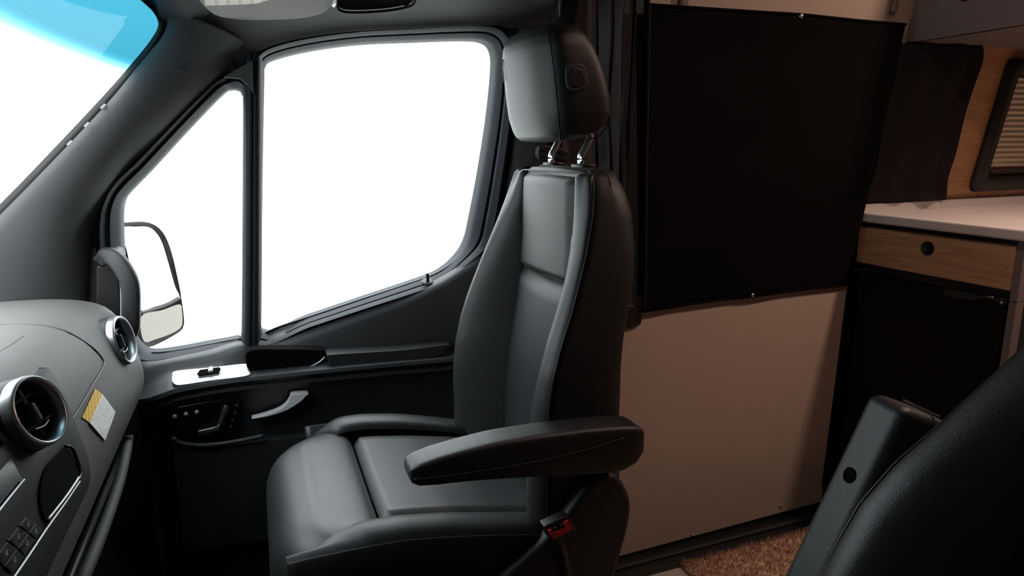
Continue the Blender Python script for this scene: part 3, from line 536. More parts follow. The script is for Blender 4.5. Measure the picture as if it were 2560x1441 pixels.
# cubby: flat patch with recess shade put in the colour, bright lower lip
cu = [(-0.2447,0.9137,0.8167),(-0.2426,0.9282,0.8066),(-0.2388,0.9280,0.7885),(-0.2365,0.9222,0.7770),(-0.2361,0.9108,0.7754),(-0.2366,0.8529,0.7803),(-0.2377,0.7936,0.7870),(-0.2392,0.7880,0.7938),(-0.2426,0.7974,0.8099),(-0.2444,0.8145,0.8191),(-0.2453,0.8425,0.8250),(-0.2452,0.8802,0.8225)]
obj('cubby_shade_patch', prism(crs(cu, 40, True), (-.002, 0, 0)), VOID, st, smooth=False)
obj('cubby_rim', tube([(-0.2444,0.9173,0.8183),(-0.2422,0.9346,0.8069),(-0.2384,0.9342,0.7877),(-0.2355,0.9267,0.7741),(-0.2351,0.9088,0.7735),(-0.2356,0.8511,0.7785),(-0.2372,0.7910,0.7860)], .0022, 6, 50), GLOSS, st)
obj('cubby_lip', tube([(-0.2341,0.9124,0.7764),(-0.2342,0.8887,0.7780),(-0.2349,0.8460,0.7815),(-0.2362,0.7878,0.7885)], .0016, 6, 30), BRIGHT, st)
obj('screen', prism([(-0.2497,0.7809,0.8403),(-0.2505,0.7139,0.8432),(-0.2518,0.6320,0.8467),(-0.2682,0.6418,0.8856),(-0.2944,0.8275,0.9110),(-0.2685,0.7986,0.8859)], (-.003, .001, 0)), GLOSS, st, smooth=False)
obj('screen_trim', tube([(-0.2478,0.7775,0.8430),(-0.2483,0.7420,0.8448),(-0.2489,0.7096,0.8460),(-0.2495,0.6708,0.8478)], .0013, 6, 20), BRIGHT, st)
obj('stack_trim', tube([(-0.2345,0.9143,0.7695),(-0.2351,0.8438,0.7761),(-0.2362,0.7842,0.7820),(-0.2370,0.7317,0.7858),(-0.2380,0.6846,0.7893),(-0.2382,0.6558,0.7922)], .0016, 6, 40), BRIGHT, st)
B1 = [(-0.2434,0.7524,0.8128),(-0.2407,0.7636,0.7991),(-0.2409,0.7432,0.8009),(-0.2439,0.7332,0.8141)]; B2 = [(-0.2404,0.7642,0.7977),(-0.2379,0.7744,0.7843),(-0.2381,0.7530,0.7863),(-0.2410,0.7450,0.7990)]; B3 = [(-0.2440,0.7311,0.8144),(-0.2410,0.7412,0.8013),(-0.2415,0.7112,0.8035),(-0.2443,0.7021,0.8165)]; B4 = [(-0.2407,0.7418,0.7999),(-0.2383,0.7510,0.7866),(-0.2390,0.7180,0.7896),(-0.2412,0.7119,0.8022)]
B5 = [(-0.2443,0.7000,0.8166),(-0.2416,0.7091,0.8039),(-0.2422,0.6770,0.8062),(-0.2448,0.6688,0.8186)]; B6 = [(-0.2413,0.7098,0.8026),(-0.2391,0.7159,0.7900),(-0.2395,0.6848,0.7921),(-0.2420,0.6777,0.8048)]
IC = [(-0.2393,0.7393,0.8104),(-0.2369,0.7494,0.7963),(-0.2400,0.7127,0.8126),(-0.2373,0.7227,0.7985),(-0.2404,0.6806,0.8150),(-0.2379,0.6886,0.8018)]
for bb, ic in zip((B1, B2, B3, B4, B5, B6), IC):
    b_ = obj('stack_button', prism(bb, (-.004, .002, 0)), STACK, st, mods=(('bevel', .001, 2),))
    ic = Vector(ic)
    obj('icon', join(obox(ic, (.0, .0026, -.0012), (0, .0005, .0009), (.0006, 0, 0)), obox(ic+Vector((0, .001, .0026)), (.0, .0014, -.0006), (0, .0005, .0009), (.0006, 0, 0))), ICON, b_, smooth=False)
# warning label on the pad
sy = obj('warning_label', prism([(-0.2596,1.1692,0.8072),(-0.2558,1.1921,0.7890),(-0.2535,1.0816,0.7841),(-0.2571,1.0617,0.8013)], (.0006, -.0004, 0)), YELLOW, dash, smooth=False, label='yellow and white warning sticker')
obj('label_text', prism([(-0.2547,1.1866,0.7908),(-0.2503,1.2000,0.7708),(-0.2457,1.2130,0.7496),(-0.2455,1.1624,0.7439),(-0.2453,1.1164,0.7397),(-0.2479,1.0915,0.7651),(-0.2522,1.0761,0.7861),(-0.2536,1.1297,0.7883)], (.0006, -.0004, 0)), PAPER, sy, smooth=False, label='white panel of small print')
# glove box edge and lower panel
obj('lower_trim', tube([(-0.2640,1.3800,0.6388),(-0.2640,1.3600,0.6244),(-0.2561,1.2200,0.6193),(-0.2516,1.0600,0.6230),(-0.2505,0.9400,0.6281),(-0.2541,0.9000,0.6220)], .009, 10, 50), DARKTRIM, dash)
obj('lower_panel', grid([[(-.30, y, .56), (-.36, y, .46), (-.44, y, .3), (-.6, y, .05)] for y in (-.1, .3, .7, 1.1, 1.56)]), BLACK, dash, mods=(('solid', .01, 0),))

# ------------------------------------------------------------ seats
YC = 1.19
ZS = [.50, .60, .65, .70, .75, .80, .85, .90, .95, 1.0, 1.06, 1.10, 1.12]
HS = [.132, .132, .132, .132, .132, .132, .131, .130, .128, .126, .124, .122, .120]
HR = [.200, .200, .200, .200, .200, .200, .196, .190, .184, .176, .166, .158, .150]
HD = [.235, .235, .235, .235, .235, .235, .230, .221, .212, .202, .188, .176, .165]
XSF = [.480, .486, .488, .493, .499, .507, .515, .522, .525, .528, .528, .529, .530]
XRF = [.392, .390, .390, .392, .400, .413, .428, .445, .464, .484, .508, .524, .532]
XRN = [.402, .404, .406, .408, .416, .427, .443, .464, .484, .502, .517, .525, .530]
XDN = [.425, .425, .425, .425, .428, .436, .452, .474, .493, .511, .529, .537, .540]
XE = [.588, .586, .584, .582, .583, .583, .590, .605, .618, .625, .626, .618, .609]
def seat(name, label):
    T = thing(name, (.30, YC, -.012), label, 'seat', 'cab seats')
    zz = [.50 + (1.12-.50)*i/47 for i in range(48)]
    def sec(z):
        g = lambda a: interp(z, ZS, a)
        return dict(hs=g(HS), hr=g(HR), hd=g(HD), sf=g(XSF), sn=g(XSF), rf=g(XRF), rn=g(XRN), dn=g(XDN), df=g(XDN)-.012, e=g(XE))
    # core body behind the cushions, closed with a rounded top
    rows = []
    for z in zz + [1.128, 1.134, 1.137]:
        q = sec(min(z, 1.12)); sh = 1.0 if z <= 1.12 else {1.128: .965, 1.134: .87, 1.137: .55}[z]
        loop = [(q['dn']+.004, -q['hd']+.002), (q['dn']+.03, -q['hd']-.004), (q['e']-.035, -q['hd']-.002), (q['e']-.008, -q['hd']+.018), (q['e']+.006, -q['hd']*.6), (q['e']+.01, 0), (q['e']+.006, q['hd']*.6), (q['e']-.008, q['hd']-.018), (q['e']-.035, q['hd']+.002), (q['df']+.03, q['hd']+.004), (q['df']+.004, q['hd']-.002), (q['rf']+.018, q['hr']), (q['sf']+.010, q['hs']), (q['sf']+.012, 0), (q['sn']+.010, -q['hs']), (q['rn']+.018, -q['hr'])]
        cx = (q['e']+q['sf'])/2 + .0
        rows.append([Vector((cx+(x-cx)*sh, YC+y*sh, z)) for x, y in linc([(a, b, 0) for a, b in loop], 64) for x, y in ((x, y),)] if False else [Vector((cx+(p.x-cx)*sh, YC+p.y*sh, z)) for p in linc([(a, b, 0) for a, b in loop], 64)])
    back = obj('backrest', cap_fan(grid(rows, cu=True), 64, len(rows)), LEATHER, T)
    # centre panels, split by the cross seam
    def cpan(z0, z1, top_round, bot_round):
        rows = []
        for i in range(22):
            t = i/21; z = z0+(z1-z0)*t; q = sec(z); r = []
            d = min((z-z0)/.012, (z1-z)/.012, 1); ed = math.sqrt(max(0, 1-(1-max(0, d))**2))
            for j in range(17):
                u = j/16*2-1; r_ = math.sqrt(max(0, 1-max(0, (abs(u)-.90)/.10)**2))
                x = q['sf'] + .010 - (.012 + .010*(1-u*u))*r_*ed
                r.append((x, YC + u*q['hs']*1.005, z - .055*((-u)+1)*.0))
            rows.append(r)
        return rows
    def skew(rows):   # the cross seam runs level; keep the rows as they are
        return grid(rows)
    obj('upper_panel', skew(cpan(.925, 1.122, 1, 1)), LEATHER, back)
    obj('lower_panel', skew(cpan(.52, .922, 1, 1)), LEATHER, back)
    # side bolsters
    for sgn, nm in ((-1, 'rn'), (1, 'rf')):
        rows = []
        for i in range(46):
            t = i/45; z = .52+(1.122-.52)*t; q = sec(min(z, 1.12))
            d = 'dn' if sgn < 0 else 'df'
            S = Vector((q['sf']+.006, q['hs']+.001, 0)); Rr = Vector((q[nm], q['hr'], 0)); D = Vector((q[d]+.002, q['hd']+.001, 0))
            S1 = Vector((q['sf']-.006 if q['sf']-q[nm] > .02 else q['sf']-.002, q['hs']+.006, 0))
            M1 = S1.lerp(Rr, .55) + Vector((-.004, -.004, 0)); M2 = Rr.lerp(D, .6) + Vector((-.003, .006, 0))
            sec_pts = crs([S, S1, M1, Rr, M2, D], 18)
            rows.append([(p.x, YC+sgn*p.y, z) for p in sec_pts])
        top = rows[-1]; mx = sum((Vector(p) for p in top), Vector())/len(top)
        rows.append([Vector(p).lerp(mx, .12)+Vector((.006, 0, .006)) for p in top]); rows.append([Vector(p).lerp(mx, .5)+Vector((.02, 0, .009)) for p in top])
        bo = obj('bolster', grid(rows), LEATHER2 if sgn > 0 else LEATHER, back)
        seam = []
        for i in range(46):
            z = .52+(1.115-.52)*i/45; q = sec(z); d = 'dn' if sgn < 0 else 'df'
            seam.append((q[d]+.0015, YC+sgn*(q['hd']+.002), z))
        if sgn < 0: seam += [(.548, YC-.150, 1.128), (.540, YC-.10, 1.130), (.535, YC+.02, 1.130), (.532, YC+.12, 1.128)]
        obj('piping', tube(seam, .0016, 6, 90), BLACK, bo)
    # top cap with head restraint guides
    obj('guide_plate', prism(crs([(.560, YC-.10, 1.132), (.560, YC+.10, 1.132), (.590, YC+.105, 1.132), (.592, YC-.105, 1.132)], 24, True), (0, 0, .006)), BLACK, back, mods=(('bevel', .002, 2),))
    # head restraint
    HZ = [1.182, 1.186, 1.193, 1.205, 1.23, 1.26, 1.29, 1.32, 1.345, 1.362, 1.374, 1.381, 1.385]
    HF = [.525, .511, .503, .498, .491, .487, .484, .481, .479, .480, .484, .491, .503]
    HB = [.560, .580, .597, .609, .615, .612, .603, .590, .577, .565, .553, .542, .532]
    HW = [.075, .098, .112, .120, .126, .128, .128, .127, .124, .118, .109, .095, .066]
    rows = []
    for k in range(40):
        s = k/39*(len(HZ)-1); i = min(int(s), len(HZ)-2); t = s-i
        L_ = lambda a: a[i]*(1-t)+a[i+1]*t
        z, f, b, hw = L_(HZ), L_(HF), L_(HB), L_(HW); cx = (f+b)/2; hx = (b-f)/2; r = []
        for q in range(56):
            a = 2*math.pi*q/56; ca, sa = math.cos(a), math.sin(a)
            x = cx + hx*math.copysign(abs(ca)**.46, ca); y = hw*math.copysign(abs(sa)**.46, sa)
            if ca < 0: x -= .016*(1-(y/hw)**2)*min(1, hw/.12)
            r.append((x, YC+y, z + .016*max(0, min(1, (x-.51)/.10))*max(0, min(1, (1.24-z)/.05))))
        rows.append(r)
    hrst = obj('headrest', cap_fan(grid(rows, cu=True), 56, 40), LEATHER, T, mods=(('sub', 1),))
    def hseam(sgn, ang):
        out = []
        for k in range(3, 38):
            s = k/39*(len(HZ)-1); i = min(int(s), len(HZ)-2); t = s-i
            L_ = lambda a: a[i]*(1-t)+a[i+1]*t
            z, f, b, hw = L_(HZ), L_(HF), L_(HB), L_(HW); cx = (f+b)/2; hx = (b-f)/2
            ca, sa = math.cos(ang), math.sin(ang)
            x = cx + hx*math.copysign(abs(ca)**.46, ca); y = hw*math.copysign(abs(sa)**.46, sa)
            if ca < 0: x -= .016*(1-(y/hw)**2)*min(1, hw/.12)
            out.append((x, YC+sgn*y, z))
        return out
    for sg in (-1, 1):
        obj('seam', tube(hseam(sg, math.radians(128)), .0012, 6, 50), BLACK, hrst)
        obj('rear_seam', tube(hseam(sg, math.radians(38)), .0012, 6, 50), BLACK, hrst)
    bt = [(.513, 1.312), (.538, 1.312), (.546, 1.302), (.551, 1.280), (.541, 1.270), (.520, 1.266), (.510, 1.276), (.507, 1.300)]
    yb = YC-.1290
    btn = obj('adjust_button', prism([Vector((p.x, yb-.001, p.z)) for p in crs([(a, 0, b) for a, b in bt], 30, True)], (0, .02, 0)), PLASTIC, hrst, mods=(('bevel', .003, 3),))
    cbt = sum((Vector((a, 0, b)) for a, b in bt), Vector())/8
    obj('button_inset', prism([Vector((p.x, yb-.003, p.z)) for p in crs([cbt+(Vector((a, 0, b))-cbt)*.66 for a, b in bt], 26, True)], (0, .01, 0)), BLACK, btn, mods=(('bevel', .002, 2),))
    for sy in (-1, 1):
        y = YC + sy*.066
        obj('post', tube([(.588, y, 1.205), (.587, y, 1.190), (.575, y, 1.168), (.569, y, 1.155), (.572, y, 1.125)], .0066, 12, 24), CHROME, T, label='bent chrome headrest post')
        obj('post_collar', prism(crs([(.560, y-.022, 1.135), (.560, y+.022, 1.135), (.590, y+.022, 1.135), (.590, y-.022, 1.135)], 24, True), (0, 0, .009)), BLACK, T, mods=(('bevel', .003, 3),))
    # cushion: front pad, rear pad, bolsters, skirt
    prof = [(.152, .552), (.149, .566), (.138, .576), (.11, .584), (.07, .588), (.035, .583), (.008, .571), (-.012, .552), (-.024, .522), (-.027, .48), (-.020, .43), (.0, .385), (.05, .36)]
    pr = crs([(a, 0, b) for a, b in prof], 40); rows = []
    for j in range(31):
        u = j/30*2-1; y = YC - .012 + u*.228; e = max(0, (abs(u)-.55)/.45)
        rows.append([(p.x + (.055 if u > 0 else .035)*e**2.2*(1 if p.x < .1 else max(0, (.15-p.x)/.05)), y, p.z - .018*e**3 - (.006*(1-u*u) if p.x > .05 else 0)) for p in pr])
    cush = obj('cushion', grid(rows), LEATHER2, T)
    rows = []
    for j in range(25):
        u = j/24*2-1; y = YC + u*.172; r = []
        re = math.sqrt(max(0, 1-max(0, (abs(u)-.90)/.10)**2))
        for i in range(30):
            t = i/29; x = .154 + (.50-.154)*t
            ztop = interp(x, [.15, .2, .27, .35, .42, .5], [.578, .573, .562, .546, .530, .515])
            fe = math.sqrt(max(0, 1-max(0, (.168-x)/.014)**2))
            r.append((x, y, ztop - .008*(1-u*u) - .018*(1-fe) - .014*(1-re)))
        rows.append(r)
    obj('rear_pad', grid(rows), LEATHER2, cush)
    bx = [.0, .03, .07, .124, .18, .255, .33, .40, .455]
    zg = [.558, .566, .574, .582, .579, .567, .551, .536, .515]
    zp = [.578, .579, .579, .578, .575, .563, .548, .532, .515]
    for sgn, lift in ((-1, 0), (1, .006)):
        rows = []
        for i in range(40):
            t = i/39; x = (.0 if sgn < 0 else .062) + (.47 if sgn < 0 else .408)*t; g = interp(x, bx, zg) + lift; p_ = interp(x, bx, zp) + lift
            wdt = min(1, .18 + t*5.5)
            if sgn > 0:
                g -= .035*max(0, 1-t*4.5)**2; p_ -= .035*max(0, 1-t*4.5)**2
            if sgn > 0: g += .010*math.sin(math.pi*min(1, max(0, (x-.03)/.42)))
            iy = .245 - .068*wdt
            r = crs([(x, iy, g-.012), (x, iy+.006*wdt, g+.000), (x, iy+.03*wdt, g+.007*wdt), (x, .232, max(g, p_)+.002*wdt), (x, .245, p_-.006)], 14)
            rows.append([(q.x, YC+sgn*q.y, q.z) for q in r])
        bo = obj('cushion_bolster', grid(rows), LEATHER, cush)
        xa = .0 if sgn < 0 else .062
        pp = [(xa+(.46-xa)*i/30, YC+sgn*.2455, interp(xa+(.46-xa)*i/30, bx, zp)+lift-.006) for i in range(31)]
        obj('cushion_piping', tube(pp, .0013, 6, 60), PLASTIC, bo)
        rows = [[(a[0], a[1], a[2]), (a[0]+.002, a[1]-sgn*.002, a[2]-.06), (a[0]+.01, a[1]-sgn*.012, a[2]-.17)] for a in pp]
        obj('skirt', grid(rows), BLACK, cush, mods=(('solid', .004, 0),))
    # base and recliner covers
    obj('pedestal', box(.06, .56, YC-.20, YC+.20, .0, .42), BLACK, T, mods=(('bevel', .03, 3),))
    for sgn in (-1, 1):
        ol = [(.30, .35), (.323, .455), (.38, .50), (.433, .541), (.478, .592), (.505, .613), (.531, .622), (.552, .612), (.567, .59), (.580, .554), (.576, .508), (.560, .45), (.545, .40), (.52, .30), (.48, .22), (.30, .22)]
        cv = [Vector((p.x, YC+sgn*.262, p.z)) for p in crs([(a, 0, b) for a, b in ol], 60, True)]
        c = obj('recliner_cover', prism(cv, (0, -sgn*.03, 0)), PLASTIC, T, mods=(('bevel', .010, 4),))
    # inner armrest
    return T, back, cush
def armrest_data():
    xs = [.181, .184, .194, .220, .26, .32, .40, .48, .540, .568, .580, .584]
    zt = [.706, .711, .716, .722, .727, .732, .731, .727, .721, .716, .708, .696]
    zb = [.695, .687, .681, .678, .675, .668, .657, .644, .638, .648, .665, .684]
    hw = [.018, .023, .026, .028, .029, .030, .031, .031, .031, .030, .028, .020]
    rows = []
    for k in range(44):
        s = k/43*(len(xs)-1); i = min(int(s), len(xs)-2); t = s-i
        L_ = lambda a: a[i]*(1-t)+a[i+1]*t
        x, a, b, h = L_(xs), L_(zt), L_(zb), L_(hw); cz = (a+b)/2; hz = (a-b)/2; r = []
        for q in range(32):
            an = 2*math.pi*(q+.5)/32; ca, sa = math.cos(an), math.sin(an)
            r.append((x, .925 + h*math.copysign(abs(ca)**.28, ca), cz + hz*math.copysign(abs(sa)**.28, sa)))
        rows.append(r)
    return cap_fan(grid(rows, cu=True), 32, 44)
T, back, cush = seat('passenger_seat', 'black leather passenger seat with its inner armrest down, next to the door')
arm = obj('armrest', armrest_data(), LEATHER, T)
obj('armrest_seam', tube([(.186, .897, .697), (.25, .8945, .693), (.36, .8935, .690), (.46, .893, .694), (.54, .893, .703)], .0012, 6, 50), BLACK, arm)
obj('armrest_pivot', revolve((.545, .945, .672), (0, -1, 0), ((.0001, .03), (.022, .03), (.028, .024), (.03, -.01)), 28), BLACK, arm)
# buckle with red release
bk = obj('buckle', join(prism([Vector(p) + Vector((0, .004, 0)) for p in [(0.4009,0.9050,0.5618),(0.4430,0.9050,0.5726),(0.4520,0.9050,0.5647),(0.4628,0.9050,0.5384),(0.4569,0.9050,0.5316),(0.4170,0.9050,0.5285),(0.4111,0.9050,0.5373)]], (0, .022, 0)), tube([(.43, .925, .53), (.45, .93, .46), (.46, .94, .38)], .012, 8, 10)), BLACK, T, mods=(('bevel', .003, 2),))
obj('release_button', prism([(0.4052,0.9050,0.5578),(0.4110,0.9050,0.5587),(0.4169,0.9050,0.5514),(0.4373,0.9050,0.5555),(0.4350,0.9050,0.5656),(0.4423,0.9050,0.5684),(0.4514,0.9050,0.5530),(0.4462,0.9050,0.5483),(0.4184,0.9050,0.5408),(0.4147,0.9050,0.5409)], (0, -.003, .0)), RED, bk, smooth=False, label='red buckle release button')
for q in [(0.4193,0.9040,0.5581),(0.4316,0.9040,0.5611)]: obj('buckle_dot', revolve(q, (0, -1, .2), ((.0001, .002), (.0022, .002), (.003, 0)), 10), PLASTIC, bk)
obj('loose_thread', tube([(.4690, 1.262, 1.340), (.4685, 1.262, 1.325), (.4695, 1.261, 1.312), (.4705, 1.2605, 1.298)], .0012, 6, 12), ICON, T)

# ------------------------------------------------------------ driver seat: the same seat mirrored, backrest reclined, armrest folded up
SKIP = ('armrest', 'buckle', 'loose_thread', 'seat_label')
RECL = math.radians(18)
def recl(v):   # root-local point of the reclined parts
    x, z = v.x - .26, v.z - .632
    return Vector((.26 + x*math.cos(RECL) + z*math.sin(RECL), v.y, .632 - x*math.sin(RECL) + z*math.cos(RECL)))
def mirrored(o, parent, rec):
    me = o.data.copy()
    for v in me.vertices:
        v.co.y = -v.co.y
        if rec: v.co = recl(v.co)
    me.flip_normals()
    c = o.copy(); c.data = me; COL.objects.link(c); c.parent = parent
    for ch in list(o.children):
        if ch.name.split('.')[0] not in SKIP: mirrored(ch, c, rec)
    return c
D = bpy.data.objects.new('driver_seat', None); COL.objects.link(D); ORG[D.name] = Vector((0, 0, 0))
D['label'] = 'black leather driver seat with its armrest folded up beside the backrest'; D['category'] = 'seat'; D['group'] = 'cab seats'
for ch in list(T.children):
    b_ = ch.name.split('.')[0]
    if b_ in SKIP: continue
    mirrored(ch, D, b_ in ('backrest', 'headrest', 'post', 'post_collar'))
D.location = (.30, .24, -.012); D.rotation_euler = (0, 0, math.radians(-10))
iD = Matrix.Translation(D.location) @ Matrix.Rotation(math.radians(-10), 4, 'Z'); iD.invert()
lean = math.radians(22); swv = math.radians(-10)
ax_l = Vector((math.sin(lean)*math.cos(swv), math.sin(lean)*math.sin(swv), math.cos(lean)))
ax_y = Vector((-math.sin(swv), math.cos(swv), 0)); ax_x = ax_y.cross(ax_l)
top = Vector([(0.6499,0.4900,0.8961)][0])
c = top - ax_l*.20 + ax_x*.01
def to_local(d): return [iD @ Vector(v) for v in d[0]], d[1]
da = obj('armrest', to_local(obox(c, ax_l*.20, ax_y*.029, ax_x*.036)), LEATHER, D, mods=(('bevel', .014, 4),))
hole = c + ax_l*.105 - ax_x*.036 if ax_x.x > 0 else c + ax_l*.105 + ax_x*.036
nn = (-ax_x if ax_x.x > 0 else ax_x)
obj('armrest_bolt_hole', to_local(revolve(hole, nn, ((.009, .0006), (.0075, .0012), (.006, .0006), (.003, .0008), (.0001, .0008)), 24)), VOID, da)  # near-black disc painted as the dark of the bolt hole
obj('armrest_seam', to_local(tube([c + ax_l*.202 + ax_y*k*.026 + ax_x*.012 for k in (-1, 0, 1)], .0016, 6, 14)), BLACK, da)

# ------------------------------------------------------------ door pillar, belt and curtains behind the passenger seat
bl = [(0.6009,1.6000,1.4919),(0.6272,1.6000,1.4293),(0.6304,1.6100,1.3367),(0.6132,1.6200,1.1615),(0.5875,1.6300,0.9988),(0.5622,1.6350,0.8946),(0.5418,1.6400,0.7220),(0.5203,1.6400,0.4982)]
bm_ = [(0.6180,1.5700,1.4877),(0.6403,1.5750,1.4264),(0.6398,1.5750,1.3338),(0.6302,1.5800,1.1615),(0.6127,1.5800,1.0024),(0.5953,1.5800,0.9007),(0.5880,1.5800,0.7319),(0.5855,1.5800,0.5104)]
br = [(0.8339,1.5800,1.5393),(0.8360,1.5800,1.4357),(0.8379,1.5800,1.3391),(0.8392,1.5800,1.1591),(0.8401,1.5800,0.9921),(0.8397,1.5800,0.8842),(0.8407,1.5800,0.7057),(0.8425,1.5800,0.4716)]
br2 = [(p[0]+.01, 1.70, p[2]) for p in br]
bl0 = [(p[0]-.01, 1.70, p[2]) for p in bl]
rows = [lin(k, 30) for k in (bl0, bl, bm_, br, br2)]
rows = [[Vector((r[0].x, r[0].y, 1.60))] + r + [Vector((r[-1].x, r[-1].y, -.1))] for r in rows]
obj('trim_4', grid(rows), DARKTRIM, struct=True, mods=(('solid', .003, 1),), label='charcoal centre pillar trim')
sb = thing('seat_belt', [(0.7047,1.5500,1.0617)][0], 'black seat belt hanging down the centre pillar behind the passenger seat', 'seat belt')
st_ = [(0.7545,1.5450,1.5720),(0.7468,1.5450,1.4999),(0.7305,1.5450,1.4262),(0.7143,1.5450,1.2859),(0.7062,1.5400,1.1609),(0.7093,1.5500,1.0212),(0.7067,1.5500,0.6165)]
rows = [[Vector(p)+Vector((dx, dx*.1, 0)) for p in lin(st_, 40)] for dx in (-.022, 0, .022)]
obj('strap', grid(rows), FABRIC, sb, mods=(('solid', .0016, 0),))
obj('upper_anchor', prism(crs([(0.7232,1.5450,1.5431),(0.7548,1.5450,1.5498),(0.7533,1.5450,1.4912),(0.7407,1.5450,1.4742),(0.7216,1.5450,1.4786)], 24, True), (0, .03, 0)), BLACK, sb, mods=(('bevel', .005, 3),))
tg = obj('latch_tongue', prism(crs([(0.6544,1.5200,1.1693),(0.6649,1.5200,1.1787),(0.7121,1.5200,1.1725),(0.7383,1.5200,1.1607),(0.7407,1.5200,1.1412),(0.7255,1.5200,1.1317),(0.6692,1.5200,1.1385),(0.6543,1.5200,1.1483)], 30, True), (0, .022, 0)), BLACK, sb, mods=(('bevel', .004, 3),))
for q in ([(0.6594,1.5170,1.1635),(0.6742,1.5170,1.1672)], [(0.6594,1.5170,1.1502),(0.6722,1.5170,1.1519)], [(0.7000,1.5170,1.1631),(0.7282,1.5170,1.1550)], [(0.7001,1.5170,1.1458),(0.7283,1.5170,1.1395)]):
    obj('tongue_rib', tube(q, .0016, 6, 6), GLOSS, tg)
# grey privacy curtain folded up beside the sliding door
rows = []
ca = [(0.8264,1.5550,1.5795),(0.8347,1.5550,1.2883),(0.8382,1.5550,1.0155),(0.8443,1.5550,0.4806),(0.8470,1.5550,-0.0478)]
cb = [(0.8788,1.5150,1.5747),(0.8809,1.5150,1.2865),(0.8772,1.5150,1.0172),(0.8848,1.5150,0.4892),(0.8832,1.5150,-0.0313)]
A_ = lin(ca, 26); B_ = lin(cb, 26)
for i in range(26):
    r = []
    for k in range(29):
        t = k/28; p = A_[i].lerp(B_[i], t)
        fold = .010*math.sin(t*2*math.pi*2.2 + .25*math.sin(i*.4)) * (.3+.7*min(1, t*2)) + .004*math.sin(i*.9+t*5)
        r.append(p + Vector((.003*math.sin(i*.7), fold, 0)))
    rows.append(r)
cu1 = obj('folded_curtain', grid(rows), GREYCLOTH, None, mods=(('solid', .003, 0),))
tag(cu1, 'narrow grey cloth curtain gathered beside the centre pillar', 'curtain')
# ------------------------------------------------------------ sliding door
sd = struct_root('door_2', (1.4, 1.68, -.12), 'sliding door lined with beige panels')
lowp = [(0.9048,1.6520,0.6910),(1.0303,1.6520,0.6856),(1.0396,1.6520,0.6576),(1.0125,1.6520,0.6482),(0.9940,1.6520,0.6355),(0.9967,1.6520,0.5485),(0.9374,1.6520,0.4308),(0.8937,1.6520,-0.1017),(0.9753,1.6520,-0.1110),(1.2712,1.6520,-0.1096),(1.5568,1.6520,-0.1034),(1.8364,1.6520,-0.0945),(1.8369,1.6520,-0.0501),(1.8273,1.6520,-0.0324),(1.8346,1.6520,0.3251),(1.8406,1.6520,0.6407),(1.8461,1.6520,0.7234),(1.4754,1.6520,0.7534),(1.0654,1.6520,0.7017)]
lp = [(.86, 1.652, -.112), (1.828, 1.652, -.098), (1.832, 1.652, -.06), (1.822, 1.652, -.03), (1.838, 1.652, .35), (1.850, 1.652, .74), (.86, 1.652, .74)]
obj('lower_panel', prism(lp, (0, .02, 0)), BEIGE, sd, mods=(('bevel', .004, 3),))
lt = obj('panel_latch', prism(crs([(0.9764,1.6400,0.7130),(1.0357,1.6400,0.7097),(1.0385,1.6400,0.6705),(1.0349,1.6400,0.6562),(1.0187,1.6400,0.6519),(0.9783,1.6400,0.6526)], 30, True), (0, .02, 0)), BLACK, sd, mods=(('bevel', .004, 3),))
for q in [(1.2690,1.6500,-0.0960),(1.6361,1.6500,-0.0690)]: obj('panel_screw', revolve(q, (0, -1, 0), ((.0001, .003), (.004, .003), (.005, 0)), 14), BEIGE, sd)
up_ = [(.985, wall_y(1.45)+.012, 1.45), (2.05, wall_y(1.45)+.012, 1.45), (2.05, wall_y(1.95)+.012, 1.95), (.985, wall_y(1.95)+.012, 1.95)]
obj('upper_panel', prism(up_, (0, .02, 0)), BEIGE, sd, smooth=False)
for q in [(1.0787,1.5523,1.5422),(1.8085,1.5472,1.5723)]:
    obj('panel_clip', obox(q, (.011, 0, 0), (0, .004, 0), (0, -.003, .02)), TAUPE, sd, mods=(('bevel', .003, 2),))
obj('door_core', prism([(.86, 1.70, -.14), (1.95, 1.70, -.14), (1.95, 1.70, 1.9), (.86, 1.70, 1.9)], (0, .02, 0)), BLACK, sd, smooth=False)
obj('edge_strip', prism([(0.9107,1.5700,1.5891),(0.9684,1.5700,1.5934),(0.9859,1.6000,1.2415),(1.0230,1.6450,0.6952),(0.9801,1.6450,0.6874),(0.9270,1.6000,1.2412)], (0, .02, 0)), DARKTRIM, sd, smooth=False)
obj('edge_bead', tube([(0.9422,1.5650,1.5903),(0.9501,1.5800,1.3916),(0.9555,1.6000,1.1150),(0.9795,1.6400,0.7007)], .004, 8, 30), BLACK, sd)
sill = obj('sill', box(.62, 1.86, 1.44, 1.68, -.135, -.118), BLACK, sd, smooth=False)
obj('sill_ridge', box(.62, 1.86, 1.60, 1.615, -.118, -.108), PLASTIC, sd, mods=(('bevel', .003, 2),))
obj('step_edge', box(.62, 1.86, 1.405, 1.43, -.13, .004), MATF, sd, mods=(('bevel', .003, 2),))
